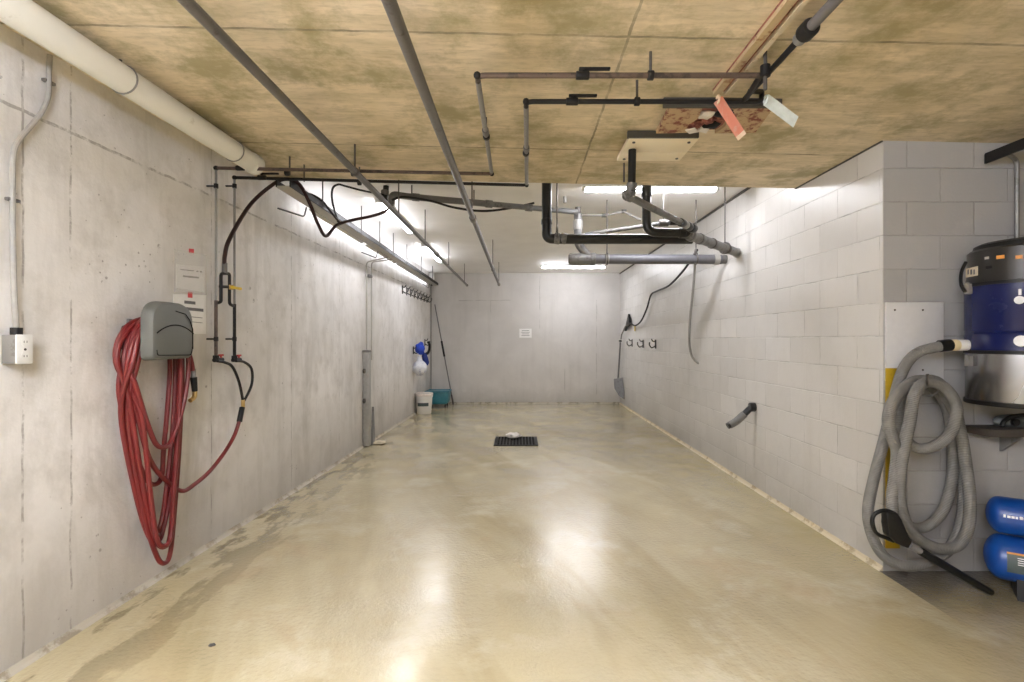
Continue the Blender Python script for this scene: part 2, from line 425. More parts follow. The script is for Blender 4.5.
def add_torus(bm, c, R, r, axis=V((0, 0, 1)), seg=24, sg=8, a0=0, a1=2*PI):
    q = V((0, 0, 1)).rotation_difference(V(axis).normalized()).to_matrix()
    pts = [V(c)+q @ V((R*math.cos(a0+(a1-a0)*k/seg), R*math.sin(a0+(a1-a0)*k/seg), 0)) for k in range(seg+1)]
    return add_sweep(bm, pts, r, sg, cap=abs(a1-a0) < 2*PI-.01)
def add_prism(bm, pts, vec):
    a = [bm.verts.new(V(p)) for p in pts]; b = [bm.verts.new(V(p)+V(vec)) for p in pts]; n = len(pts)
    bm.faces.new(list(reversed(a))); bm.faces.new(b)
    for i in range(n): bm.faces.new((a[i], a[(i+1) % n], b[(i+1) % n], b[i]))
    return bm
def add_blob(bm, c, s, sub=3, rough=.15, seed=0, rot=None):
    b2 = bmesh.new(); bmesh.ops.create_icosphere(b2, subdivisions=sub, radius=1)
    from mathutils import noise
    for v in b2.verts:
        f = 1+rough*noise.noise(v.co*1.7+V((seed*3.1, seed, 0)))+rough*.5*noise.noise(v.co*4+V((seed, 0, 5)))
        v.co = V((v.co.x*s[0], v.co.y*s[1], v.co.z*s[2]))*f
    if rot is not None: bmesh.ops.transform(b2, matrix=rot.to_4x4(), verts=b2.verts)
    bmesh.ops.translate(b2, vec=V(c), verts=b2.verts); merge(bm, b2); return bm

ORG = {}
def obj(name, bm, mat, parent=None, smooth=True, angle=.6):
    bmesh.ops.recalc_face_normals(bm, faces=bm.faces)
    if parent is None:
        xs = [v.co for v in bm.verts]
        lo = V((min(v.x for v in xs), min(v.y for v in xs), min(v.z for v in xs))); hi = V((max(v.x for v in xs), max(v.y for v in xs), max(v.z for v in xs)))
        o0 = V(((lo.x+hi.x)/2, (lo.y+hi.y)/2, lo.z))
    else: o0 = ORG[parent.name]
    bmesh.ops.translate(bm, vec=-o0, verts=bm.verts)
    if smooth:
        for f in bm.faces: f.smooth = True
        for e in bm.edges:
            if len(e.link_faces) == 2 and e.calc_face_angle(0) > angle: e.smooth = False
    me = bpy.data.meshes.new(name); bm.to_mesh(me); bm.free()
    me.materials.append(mat)
    o = bpy.data.objects.new(name, me); C.objects.link(o)
    if parent is None: o.location = o0
    else: o.parent = parent
    ORG[o.name] = o0.copy()
    return o
def tag(o, label, cat, group=None):
    o['label'] = label; o['category'] = cat
    if group: o['group'] = group
    return o
def thing(name, label, cat, loc, group=None):
    o = bpy.data.objects.new(name, None); C.objects.link(o); o.location = loc; o.empty_display_size = .1
    ORG[o.name] = V(loc)
    return tag(o, label, cat, group)
def struct(name, bm, mat, smooth=False):
    o = obj(name, bm, mat, None, smooth); o['kind'] = 'structure'; return o
def copy_tree(o, parent=None):
    c = o.copy(); C.objects.link(c)
    if parent is not None: c.parent = parent
    for ch in list(o.children): copy_tree(ch, c)
    return c

# ------------------------------------------------------------------ the setting
GX0, GX1, GY0 = -2.25, 6.6, -6.0
bm = NB(); add_box(bm, ((GX0+GX1)/2, (GY0+BY)/2, -.1), (GX1-GX0, BY-GY0+.4, .2)); struct('floor', bm, M['floor'])
bm = NB(); y0, y1 = GY0, BY+.2
add_prism(bm, [(wallx(y0), y0, 0), (wallx(y1), y1, 0), (wallx(y1)-.22, y1, 0), (wallx(y0)-.22, y0, 0)], (0, 0, 3.0)); struct('wall_left', bm, M['lwall'])
bm = NB(); add_box(bm, (0.1, BY+.1, 1.5), (4.6, .2, 3.0)); struct('wall_back', bm, M['bwall'])
bm = NB(); add_box(bm, (RX+.1, (AY+.002+BY)/2, 1.5), (.2, BY-AY, 3.0)); struct('wall_right', bm, M['rblock'])
bm = NB(); add_box(bm, ((RX+.2+GX1)/2, AY+.1, 1.5), (GX1-RX-.2, .2, 3.0)); add_box(bm, (RX+.1+.002, AY+.0005, 1.5), (.2-.004, .001, 3.0)); struct('wall_alcove', bm, M['ablock'])
bm = NB(); add_box(bm, (GX1+.1, (GY0+AY)/2, 1.5), (.2, AY-GY0+.4, 3.0)); struct('wall_garage_side', bm, M['plain'])
bm = NB(); add_box(bm, ((GX0+GX1)/2, GY0-.1, 1.5), (GX1-GX0+.4, .2, 3.0)); struct('wall_garage_rear', bm, M['plain'])
bm = NB(); add_box(bm, (0.05, (SEND+BY)/2+.1, CEIL+.1), (4.6, BY-SEND+.4, .2)); struct('ceiling', bm, M['white_ceil'])
bm = NB()
xa, xb = GX0-.1, GX1+.1
add_prism(bm, [(xa, GY0-.1, slabz(xa)), (xb, GY0-.1, slabz(xb)), (xb, GY0-.1, 3.0), (xa, GY0-.1, 3.0)], (0, SEND-GY0+.1, 0))
# the part over the garage stops at the alcove wall
sl = struct('ceiling', bm, M['slab'])
# sealant fillets along the wall feet
bm = NB(); add_prism(bm, [(wallx(y0), y0, 0), (wallx(y0)+.022, y0, 0), (wallx(y0)+.009, y0, .012), (wallx(y0), y0, .028)], (wallx(BY)-wallx(y0), BY-y0, 0)); struct('baseboard_left', bm, M['cove_left'])
bm = NB(); add_prism(bm, [(RX, AY, 0), (RX-.024, AY, 0), (RX-.009, AY, .013), (RX, AY, .030)], (0, BY-AY, 0)); struct('baseboard_right', bm, M['cove'])
bm = NB(); add_prism(bm, [(wallx(BY), BY, 0), (wallx(BY), BY-.02, 0), (wallx(BY), BY-.008, .018), (wallx(BY), BY, .035)], (RX-wallx(BY), 0, 0)); struct('baseboard_back', bm, M['cove_grey'])
# dark shadow gap bead where the white ceiling meets the block wall
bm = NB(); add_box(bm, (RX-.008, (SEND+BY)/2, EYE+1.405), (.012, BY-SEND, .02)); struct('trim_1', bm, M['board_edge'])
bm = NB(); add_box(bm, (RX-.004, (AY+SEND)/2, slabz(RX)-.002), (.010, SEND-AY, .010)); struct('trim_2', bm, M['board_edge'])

# ------------------------------------------------------------------ fluorescent lamps
def make_lamp(name, label, a, b, mat, cat='lamp', group=None, down=V((0, 0, -1)), wid=.085):
    a, b = V(a), V(b); d = (b-a).normalized(); L = (b-a).length; mid = (a+b)/2
    t = thing(name, label, cat, mid, group)
    side = d.cross(down).normalized()
    R = Matrix((d, side, -down)).transposed()
    bm = NB(); add_box(bm, mid, (L, wid, .03), R, .006); obj('housing', bm, M['housing'], t)
    prof = []
    for k in range(9):
        an = PI*k/8; prof.append((math.cos(an)*wid*.42, -math.sin(an)*.032))
    bm = NB(); add_prism(bm, [a+d*.03+side*u-down*(v-.0)+down*.013 for u, v in prof], d*(L-.06)); obj('diffuser', bm, mat, t)
    for q, sg in ((a, 1), (b, -1)):
        bm = NB(); add_box(bm, q+d*sg*.012+down*.022, (.026, wid*.9, .036), R, .006); obj('end_cap', bm, M['housing'], t)
    return t
LZ = CEIL-.02
G = 'fluorescent battens on the white bay ceiling'
make_lamp('ceiling_lamp', 'lit white fluorescent batten lying crosswise just behind the edge of the lowered concrete ceiling', (.57, 4.62, LZ), (1.81, 4.62, LZ), M['tube'], group=G)
make_lamp('ceiling_lamp', 'lit white fluorescent batten lying crosswise close above the back wall', (.39, 9.55, LZ), (1.62, 9.55, LZ), M['tube'], group=G)
make_lamp('ceiling_lamp', 'nearer lit fluorescent batten running lengthwise beside the left steel pipe', (-1.40, 5.0, LZ), (-1.40, 6.45, LZ), M['tube_left'], group=G)
make_lamp('ceiling_lamp', 'farther lit fluorescent batten running lengthwise beside the left steel pipe', (-1.40, 7.35, LZ), (-1.40, 8.85, LZ), M['tube_left'], group=G)
for (x, y) in ((-1.0, .25), (-.3, -.9), (-.9, -2.8)):  # unseen battens added behind the camera to light the front area
    z = 2.22
    t = thing('added_lamp', 'added unseen fluorescent batten behind the photographer lighting the front of the room', 'lamp', (x, y, z), 'added lamps behind the photographer')
    bm = NB(); add_box(bm, (x, y, z), (.07, 1.4, .05), None, .006); obj('housing', bm, M['housing'], t)
    for sg in (-1, 1):
        bm = NB(); add_cyl(bm, (x+sg*.055, y-.68, z), (x+sg*.055, y+.68, z), .019, seg=12); obj('tube', bm, M['tube_added'], t)
        bm = NB(); add_cyl(bm, (x, y+sg*.5, z+.02), (x, y+sg*.5, slabz(x)), .006, seg=8); obj('hanger_rod', bm, M['rod'], t)
        bm = NB(); add_box(bm, (x, y+sg*.69, z), (.15, .03, .05), None, .006); obj('end_cap', bm, M['housing'], t)

# ------------------------------------------------------------------ cable tray and the tubes on its wall side
TX, TZ = -1.735, EYE+1.125
t = thing('cable_tray', 'long grey steel cable tray hung along the left wall under the white ceiling', 'cable tray', (TX, 3.7, TZ))
bm = NB()
add_box(bm, (TX, 7.05, TZ), (.095, 6.7, .012)); obj('tray_bottom', bm, M['tray'], t)
for s in (-1, 1):
    bm = NB(); add_box(bm, (TX+s*.05, 7.05, TZ+.022), (.010, 6.7, .05)); obj('side_rail', bm, M['black_iron'], t)
for y in (4.3, 5.35, 6.05, 6.7, 7.5, 8.6, 9.7):
    bm = NB(); add_cyl(bm, (TX+.055, y, TZ), (TX+.055, y, CEIL), .006, seg=8); obj('hanger_rod', bm, M['rod'], t)
for y in (4.2, 6.3, 9.9):
    bm = NB(); add_sweep(bm, fillet([(wallx(y)+.005, y, TZ-.03), (TX-.06, y, TZ-.1), (TX-.04, y, TZ-.02)], .02), .007, 8); obj('bracket', bm, M['steel'], t)
for k, y in enumerate((5.2, 6.75, 8.3, 9.6)):
    a, b = y-.7, y+.7
    if k == 3: b = 10.35
    make_lamp('tray_lamp', ['first', 'second', 'third', 'fourth'][k]+' fluorescent batten from the camera along the wall side of the left cable tray',
              (TX-.095, a, TZ+.035), (TX-.095, b, TZ+.035), M['tube_wall'], group='fluorescent battens on the tray', down=V((-.75, 0, .66)).normalized(), wid=.08)

# ------------------------------------------------------------------ overhead pipes
def pipe_thing(name, label, cat, runs, r, mat, part='pipe', group=None):
    p0 = V(runs[0][0]); t = thing(name, label, cat, p0, group)
    for pts in runs:
        bm = NB(); add_sweep(bm, pts, r, 14); obj(part, bm, mat, t)
    return t
def coupling(t, p, d, r, L, mat, name='coupling'):
    p, d = V(p), V(d).normalized(); bm = NB(); add_cyl(bm, p-d*L/2, p+d*L/2, r, seg=16, bevel=min(r, L)*.15); obj(name, bm, mat, t)
def rod(t, p, ztop, r=.006, name='hanger_rod', ring=None, axis=None, mat=None):
    p = V(p); bm = NB(); add_cyl(bm, p, (p.x, p.y, ztop), r, seg=8)
    o = obj(name, bm, mat or M['rod'], t)
    if ring:
        bm = NB(); add_torus(bm, V((p.x, p.y, p.z-ring)), ring, .007, axis or V((1, 0, 0)), 18, 6); obj('hanger_ring', bm, M['rod'], t)
Y = V((0, 1, 0)); X = V((1, 0, 0)); Z = V((0, 0, 1))

# big white pipe in the corner
wp = thing('drain_pipe', 'thick white painted pipe running along the left wall just under the raw concrete ceiling', 'pipe', (-1.76, .4, EYE+1.14))
bm = NB(); add_sweep(bm, [(-1.79, .3, EYE+1.160), (-1.755, 3.34, EYE+1.160)], .061, 24); obj('pipe', bm, M['white_pipe'], wp)
bm = NB(); add_cyl(bm, (-1.757, 3.28, EYE+1.160), (-1.755, 3.355, EYE+1.160), .066, seg=24, bevel=.006); obj('end_collar', bm, M['white_pipe'], wp)
for y in (1.2, 2.25, 3.1):
    bm = NB(); add_torus(bm, (-1.785+.0115*(y-.7), y, EYE+1.160), .063, .004, Y, 24, 6); obj('strap', bm, M['galv'], wp)
    bm = NB(); add_cyl(bm, (-1.78, y, EYE+1.21), (-1.78, y, slabz(-1.76)+.01), .006, seg=8); obj('hanger_rod', bm, M['rod'], wp)

# two steel sprinkler pipes running into the depth
HZ = EYE+1.06
sp1 = pipe_thing('sprinkler_pipe', 'left dull grey steel pipe running lengthwise from under the raw concrete ceiling into the bay', 'pipe', [[(-1.045, .35, HZ), (-1.027, 9.78, HZ)]], .0205, M['steel'])
coupling(sp1, (-1.027, 9.77, HZ), Y, .025, .05, M['rod'], 'end_cap')
coupling(sp1, (-1.035, 6.28, HZ), Y, .028, .12, M['steel'])
for y in (3.18,): rod(sp1, (-1.04, y, HZ), slabz(-1.04))
for y in (4.30, 5.5, 7.32, 9.4): rod(sp1, (-1.033, y, HZ), CEIL)
coupling(sp1, (-1.04, 3.18, HZ), Y, .027, .03, M['rod'], 'clamp')
sp2 = pipe_thing('sprinkler_pipe', 'right dull grey steel pipe running lengthwise above the middle of the bay', 'pipe', [[(-.409, .35, HZ), (-.409, 4.40, HZ)], [(-.409, 4.40, HZ), (-.403, 9.64, HZ)]], .0232, M['steel'])
coupling(sp2, (-.409, 4.41, HZ), Y, .031, .12, M['steel'])
coupling(sp2, (-.403, 9.63, HZ), Y, .028, .06, M['rod'], 'end_cap')
coupling(sp2, (-.405, 7.6, HZ), Y, .028, .06, M['steel'])
for y in (4.05, 7.15, 9.2): rod(sp2, (-.385, y, HZ), CEIL)

# two thin iron water pipes: wall riser - crosswise - towards the camera - crosswise again
pa0 = onL(216, 172, .06)
def water_pipe(label, mat, mat_down, pts, r, valves, rods, clamps, turn):
    t = thing('water_pipe', label, 'pipe', V(pts[0]))
    bm = NB(); add_sweep(bm, fillet(pts[1:], .035, 4), r, 10); obj('pipe', bm, mat, t)
    bm = NB(); add_sweep(bm, [pts[0], pts[1]], .0075, 10); obj('riser', bm, M['galv'], t)
    bm = NB(); add_sweep(bm, [pts[0], pts[0]+V((0, 0, .40))], .0105, 10); obj('lower_riser', bm, mat, t)
    for p, d in valves:
        p, d = V(p), V(d)
        bm = NB(); add_cyl(bm, p-d*.028, p+d*.028, .017, seg=12, bevel=.004); add_cyl(bm, p, p+Z*.024, .009, seg=8)
        vb = obj('valve', bm, M['black_iron'], t)
        bm = NB(); add_box(bm, p+Z*.027+d*.05, (.13, .018, .010) if abs(d.x) > .5 else (.018, .15, .008), None, .002); obj('lever', bm, M['rubber'], vb)
    for p, zt in rods: rod(t, p, zt); 
    for p, d in clamps: coupling(t, p, d, r*1.7, .025, M['black_iron'], 'clamp')
    for p in turn:
        bm = NB(); add_blob(bm, p, (r*1.4,)*3, 2, .0); obj('elbow', bm, M['black_iron'], t)
    return t
yA, yB = 3.40, 3.66
zA, zB = EYE+1.118, EYE+1.122
zA2 = EYE+1.10; zB2 = EYE+1.10
ptA = [onL(216, 362, .06), V((onL(216, 362, .06).x, onL(216, 362, .06).y, zA)), V((-.190, yA, zA)), V((-.178, 2.10, zA2)), V((1.0, 2.10, zA2))]
ptB = [onL(234.5, 362, .06), V((onL(234.5, 362, .06).x, onL(234.5, 362, .06).y, zB)), V((.048, yB, zB)), V((.028, 2.33, zB2)), V((1.115, 2.33, zB2)), V((1.115, 2.33, zB2+.05))]
wa = water_pipe('brown iron water pipe, its overhead crosswise run closer to the camera than the black one', M['brown_iron'], None, ptA, .0115,
    [((.26, 2.10, zA2), X), (ptA[1]+V((.16, .0, 0)), X)], [((.543, 2.10, zA2), slabz(.5)), ((-1.56, 3.42, zA), slabz(-1.5)), ((-1.12, 3.42, zA), slabz(-1.1)), ((-.186, 2.75, zA2), slabz(-.1))],
    [((.543, 2.10, zA2), X), ((-1.56, 3.38, zA), X), ((-1.12, 3.39, zA), X), ((-.183, 2.75, zA2+.008), Y)], [ptA[1], ptA[2], ptA[3]])
wb = water_pipe('black iron water pipe ending in an upturned elbow beside the white tag', M['black_iron'], None, ptB, .0115,
    [((.24, 2.33, zB2), X), (ptB[1]+V((.19, 0, 0)), X)], [((.54, 2.33, zB2), slabz(.5)), ((-1.53, 3.58, zB), slabz(-1.5)), ((-1.145, 3.6, zB), slabz(-1.1)), ((.035, 3.0, zB2), slabz(0))],
    [((.54, 2.33, zB2), X), ((-1.145, 3.6, zB), X), ((.035, 3.0, zB2+.01), Y)], [ptB[1], ptB[2], ptB[3]])
# lighter galvanised legs seen on the lengthwise pieces
for t_, a, b in ((wa, ptA[2], ptA[3]), (wb, ptB[2], ptB[3])):
    bm = NB(); d = (b-a).normalized(); add_cyl(bm, a+d*.05, b-d*.05, .0125, seg=12); obj('lengthwise_sleeve', bm, M['galv'], t_)
    bm = NB(); m_ = a*.45+b*.55; add_cyl(bm, m_-d*.03, m_+d*.025, .018, seg=12); obj('union', bm, M['steel'], t_)
# riser clips, bottom taps on the wall
def riser_fit(t, px, pt, tapcol):
    for py in (186, 339):
        p = onL(px, py, .06); bm = NB()
        add_cyl(bm, (wallx(p.y), p.y, p.z), p, .006, seg=8); add_cyl(bm, p-Z*.014, p+Z*.014, .014, seg=10); obj('riser_clip', bm, M['black_iron'], t)
    p = onL(px, 360, .06)
    bm = NB(); add_cyl(bm, p-Z*.012, p+Z*.03, .019, seg=10); add_cyl(bm, p-Y*.02, p+Y*.07, .014, seg=10); tp = obj('tap', bm, M['black_iron'], t)
    bm = NB(); add_box(bm, p+V((.0, .055, .03)), (.012, .05, .012), None, .003); add_cyl(bm, p+V((0, .055, 0)), p+V((0, .055, .03)), .006, seg=8); obj('tap_lever', bm, M['red_plastic'], tp)
riser_fit(wa, 216, ptA[0], 0); riser_fit(wb, 234.5, ptB[0], 0)

# the diagonal main feeding them, with a fat coupling
mp = thing('feed_pipe', 'black iron feed pipe running lengthwise at upper right with a fat round coupling', 'pipe', (1.03, 2.3, EYE+1.11))
bm = NB(); add_sweep(bm, [(1.03, 2.34, EYE+1.105), (1.035, 1.86, EYE+1.115)], .012, 12); obj('thin_pipe', bm, M['black_iron'], mp)
bm = NB(); add_sweep(bm, [(1.035, 1.86, EYE+1.115), (1.04, .4, EYE+1.115)], .019, 14); obj('thick_pipe', bm, M['steel'], mp)
bm = NB(); add_cyl(bm, (1.035, 1.845, EYE+1.115), (1.036, 1.79, EYE+1.115), .033, seg=20, bevel=.008); obj('coupling', bm, M['black_iron'], mp)
bm = NB(); add_cyl(bm, (1.035, 1.88, EYE+1.115), (1.036, 1.845, EYE+1.115), .024, seg=20, bevel=.005); obj('reducer', bm, M['galv'], mp)
bm = NB(); add_sweep(bm, [(1.03, 2.30, EYE+1.10), (1.0, 2.10, zA2)], .012, 10); obj('branch_pipe', bm, M['black_iron'], mp)
bm = NB(); add_sweep(bm, [(1.115, 2.33, zB2+.045), (1.03, 2.26, EYE+1.115)], .012, 10); obj('branch_pipe', bm, M['black_iron'], mp)
for y in (2.08,):
    bm = NB(); add_cyl(bm, (1.01, y, EYE+1.03), (1.01, y, slabz(1)), .008, seg=8); obj('hanger_rod', bm, M['rod'], mp)
    bm = NB(); add_cyl(bm, (1.01, y, EYE+1.085), (1.01, y, EYE+1.13), .02, seg=12); obj('clamp', bm, M['black_iron'], mp)

# beige double rail on the slab
rl = thing('ceiling_rail', 'long beige double-edged rail with rusty edges fixed lengthwise under the raw concrete ceiling', 'rail', (.955, .4, slabz(.95)))
zr = slabz(.95)
for dx, mm, wd in ((-.022, M['beige_rail'], .034), (.026, M['rail_pale'], .020)):
    bm = NB(); add_box(bm, (.955+dx, 1.35, zr-.012), (wd, 2.1, .03)); obj('rail_edge', bm, mm, rl)
bm = NB(); add_box(bm, (.955, 1.35, zr-.003), (.08, 2.1, .012)); obj('rail_back', bm, M['torn_red'], rl)

# patch boards on the slab
def quad_board(bm, corners, th):
    add_prism(bm, corners, (0, 0, th))
zp = slabz(.8)-.045
t = thing('ceiling_board', 'beige two-piece board with dark edge under the raw ceiling where a black drain comes through', 'board', (.83, 3.05, zp))
for (ya, yb) in ((2.885, 3.095), (3.10, 3.24)):
    bm = NB(); add_box(bm, (.822, (ya+yb)/2, zp+.012), (.40, yb-ya, .024), None, .002); obj('board', bm, M['wood_beige'], t)
bm = NB(); add_box(bm, (.815, 2.88, zp+.022), (.405, .02, .038)); obj('dark_edge', bm, M['board_edge'], t)
for x_, y_ in ((.66, 2.93), (.98, 2.93), (.66, 3.2), (.99, 3.19)):
    bm = NB(); add_cyl(bm, (x_, y_, zp-.006), (x_, y_, zp), .009, seg=8); obj('bolt', bm, M['rod'], t)
zq = slabz(1.3)-.038
t = thing('broken_board', 'broken peeling reddish-brown board around a hole in the raw ceiling behind the red tag', 'board', (1.0, 2.65, zq))
bm = NB(); add_prism(bm, [(.74, 2.49, zq), (.90, 2.49, zq), (.92, 2.6, zq), (.905, 2.68, zq), (.93, 2.79, zq), (.755, 2.80, zq)], (0, 0, .025)); obj('left_board', bm, M['torn'], t)
bm = NB(); add_prism(bm, [(1.07, 2.49, zq), (1.25, 2.49, zq), (1.30, 2.79, zq), (1.08, 2.80, zq), (1.10, 2.70, zq), (1.06, 2.6, zq)], (0, 0, .025)); obj('right_board', bm, M['torn'], t)
bm = NB(); add_box(bm, (.995, 2.485, zq+.022), (.58, .02, .045)); obj('dark_edge', bm, M['board_edge'], t)
bm = NB(); add_prism(bm, [(.90, 2.50, zq+.018), (1.075, 2.50, zq+.018), (1.10, 2.79, zq+.018), (.92, 2.79, zq+.018)], (0, 0, .01)); obj('torn_backing', bm, M['torn_red'], t)
for k, (x_, y_, s_, mm) in enumerate(((.955, 2.58, .035, 'rag'), (.93, 2.70, .04, 'torn_red'), (1.04, 2.56, .04, 'rubber'), (1.02, 2.70, .034, 'rubber'), (.985, 2.64, .03, 'torn_red'), (1.0, 2.75, .026, 'rag'))):
    bm = NB(); add_blob(bm, (x_, y_, zq+.006), (s_*1.2, s_, .018), 2, .5, k); obj('torn_flake', bm, M[mm], t)
bm = NB(); add_box(bm, (.93, 2.73, zq-.014), (.05, .12, .006), Matrix.Rotation(-.5, 3, 'Z') @ Matrix.Rotation(.2, 3, 'X'), .001); obj('torn_strip', bm, M['rag'], t)

# two hanging tags
def strip(name, label, p, q, wid, mat, edge):
    p, q = V(p), V(q); d = (q-p).normalized(); n = V((0, -1, 0)); s = d.cross(n).normalized(); n = s.cross(d)
    t = thing(name, label, 'tag', p)
    R = Matrix((s, d, n)).transposed()
    bm = NB(); add_box(bm, (p+q)/2, (wid, (q-p).length, .003), R); obj('tag_sheet', bm, mat, t)
    bm = NB(); add_box(bm, q+d*.008, (wid, .02, .004), R); obj('tag_end', bm, edge, t)
    bm = NB(); add_torus(bm, p+V((0, .0, 0)), .017, .005, X, 16, 6); obj('tie', bm, edge, t)
    return t
strip('pipe_tag', 'faded red strip tag dangling from the black crosswise pipe', (.905, 2.31, zB2), W(740, 134, 2.36), .05, M['flag_red'], M['flag_edge'])
strip('pipe_tag', 'pale blue-white strip tag dangling from the corner of the black crosswise pipe', (1.125, 2.31, zB2), W(793, 120, 2.36), .055, M['flag_white'], M['flag_white'])

# ------------------------------------------------------------------ drain pipes in the bay
d1 = thing('soil_pipe', 'black plastic drain dropping from ceiling at left, elbowing into a long crosswise run', 'pipe', W(547, 239, 4.2))
q0 = W(546.8, 180, 4.2); q0.z = CEIL; c1 = W(546.8, 236, 4.2); c2 = W(692, 239, 4.2)
bm = NB(); add_sweep(bm, fillet([q0, c1+V((0, 0, -.02)), V((c1.x+.1, 4.2, c2.z)), c2], .1, 8), .042, 16); obj('pipe', bm, M['abs'], d1)
for px_, r_ in ((557, .048), (563.5, .047)):
    coupling(d1, W(px_, 238.5, 4.2), X+Z*-.15, r_, .05, M['pvc_mid'])
coupling(d1, W(546.8, 222, 4.2), Z, .047, .05, M['abs'])
rod(d1, W(557, 226, 4.2), CEIL, ring=.06, axis=X, mat=M['rod'])
d2 = thing('soil_pipe', 'short black plastic drain dropping from ceiling at right, elbowing towards the block wall', 'pipe', W(646, 232, 4.08))
q0 = W(646.5, 180, 4.08); q0.z = CEIL
bm = NB(); add_sweep(bm, fillet([q0, W(646.5, 232.5, 4.08), W(692, 233, 4.08)], .09, 8), .036, 16); obj('pipe', bm, M['abs'], d2)
coupling(d2, W(646.5, 192, 4.08), Z, .041, .08, M['abs']); coupling(d2, W(682, 233, 4.08), X, .042, .05, M['abs'])
d3 = thing('drain_pipe', 'grey drain pipe slanting into the block wall with several clamped joints', 'pipe', W(690, 235, 4.06))
e0, e1 = W(688, 234.5, 4.06), V((RX+.02, 4.93, EYE+.845))
bm = NB(); add_sweep(bm, [e0, e1], .040, 16); obj('pipe', bm, M['pvc_mid'], d3)
dd = (e1-e0)
for f in (.05, .20, .42, .72): coupling(d3, e0+dd*f, dd, .047, .05 if f < .3 else .02, M['pvc_mid'] if f < .3 else M['rod'])
coupling(d3, e0+dd*.965, dd, .048, .06, M['pvc_light'], 'wall_collar')
rod(d3, e0+dd*.68+Z*.05, CEIL, ring=.05, axis=dd)
d4 = thing('drain_pipe', 'thin grey drain branch with dark trap sloping from the beige ceiling board', 'pipe', W(630, 195, 3.06))
bm = NB(); pb = W(632.5, 158, 3.05); pc = W(631.5, 192, 3.05)
add_sweep(bm, [V((pb.x, pb.y, slabz(.7))), pc], .024, 14); obj('drop_pipe', bm, M['abs'], d4)
bm = NB(); add_sweep(bm, fillet([W(632, 183, 3.05), W(631, 193, 3.06), W(624, 196, 3.06)], .02), .032, 14); obj('trap', bm, M['pvc_mid'], d4)
g0, g1 = W(627, 195.5, 3.06), W(694, 229, 3.86)
bm = NB(); add_sweep(bm, [g0, g1], .0225, 14); obj('branch_pipe', bm, M['pvc_mid'], d4)
dd = g1-g0
for f, r_, mm in ((.02, .031, 'pvc_mid'), (.78, .03, 'abs'), (.84, .028, 'pvc_light'), (.90, .031, 'abs'), (.97, .034, 'abs')): coupling(d4, g0+dd*f, dd, r_, .06, M[mm])
bm = NB(); add_cyl(bm, W(624, 182, 3.1), W(624, 163, 3.1), .006, seg=8); obj('hanger_rod', bm, M['rod'], d4)
d5 = thing('drain_pipe', 'lowest grey drain pipe crossing level to the block wall with a capped branch fitting', 'pipe', W(570, 258, 5.1))
a_, b_ = W(569.5, 259, 5.12), V((RX-.05, 5.2, EYE+.83))
bm = NB(); add_sweep(bm, [a_, b_], .050, 18); obj('pipe', bm, M['pvc_grey'], d5)
dd = b_-a_
coupling(d5, a_+X*.11, X, .058, .22, M['pvc_mid'], 'branch_fitting'); coupling(d5, a_+X*.01, X, .052, .04, M['rod'], 'end_cap')
coupling(d5, a_+X*.235, X, .062, .05, M['pvc_mid']); coupling(d5, a_+X*.38, X, .054, .03, M['pvc_light'], 'clamp')
coupling(d5, b_-X*.05, X, .057, .06, M['pvc_light'], 'wall_collar'); coupling(d5, b_+X*.03, X, .046, .14, M['pvc_mid'], 'wall_sleeve')
top = W(578, 214, 5.1)
bm = NB(); add_sweep(bm, fillet([top, W(578, 244, 5.1), W(588, 256, 5.12)], .05), .042, 16); obj('riser', bm, M['pvc_mid'], d5)
coupling(d5, W(578, 225, 5.1), Z, .048, .1, M['pvc_light']); coupling(d5, W(578, 210, 5.1), Z, .03, .06, M['rod'], 'riser_cap')
for px_ in (607, 696): rod(d5, W(px_, 256, 5.12)+Z*.03, CEIL, ring=.058, axis=X)
d6 = thing('waste_pipe', 'dark pipe dropping from the white ceiling and sloping across to the grey riser', 'pipe', W(395, 194, 4.6))
e = [V((-1.235, 4.66, CEIL)), W(385, 200, 4.6)]
bm = NB(); add_sweep(bm, e, .026, 14); obj('ceiling_drop', bm, M['abs'], d6)
coupling(d6, W(385, 193, 4.62), Z, .036, .05, M['steel'])
h0, h1, h2 = W(391.5, 205, 4.58), W(391.5, 195, 4.58), W(577, 212, 5.06)
bm = NB(); add_sweep(bm, fillet([h0, h1+Z*.01, h1+(h2-h1)*.07+Z*.0, h1+(h2-h1)*.5], .06), .030, 14); obj('pipe', bm, M['steel'], d6)
bm = NB(); add_sweep(bm, [h1+(h2-h1)*.5, h2], .027, 14); obj('grey_pipe', bm, M['pvc_mid'], d6)
for f in (.12, .5, .72): coupling(d6, h1+(h2-h1)*f, h2-h1, .036, .07, M['pvc_mid'])
for f in (.10, .42): rod(d6, h1+(h2-h1)*f, CEIL)
d7 = thing('conduit', 'thin pale grey conduit with kinked joints on the white ceiling between the black drains', 'conduit', W(565, 201, 5.3))
bm = NB(); add_sweep(bm, fillet([W(583, 215, 5.5), W(604, 215.5, 5.5), W(624, 211.5, 5.5), W(641, 220, 5.4)], .03), .013, 10); obj('pipe', bm, M['pvc_light'], d7)
for p in (W(604, 215.5, 5.5), W(624, 211.5, 5.5)): coupling(d7, p, X, .02, .05, M['pvc_mid'])
rod(d7, W(607, 214, 5.5), CEIL)
d8 = thing('waste_pipe', 'slim grey waste pipe with a dark valve rising slightly behind the black crosswise drain', 'pipe', W(600, 232, 4.9))
bm = NB(); add_sweep(bm, [W(585, 234.5, 5.0), W(668, 222.5, 4.7)], .02, 12); obj('pipe', bm, M['pvc_mid'], d8)
coupling(d8, W(663.5, 223, 4.72), X, .034, .09, M['rod'], 'valve'); coupling(d8, W(676, 222, 4.66), X, .03, .12, M['abs'])
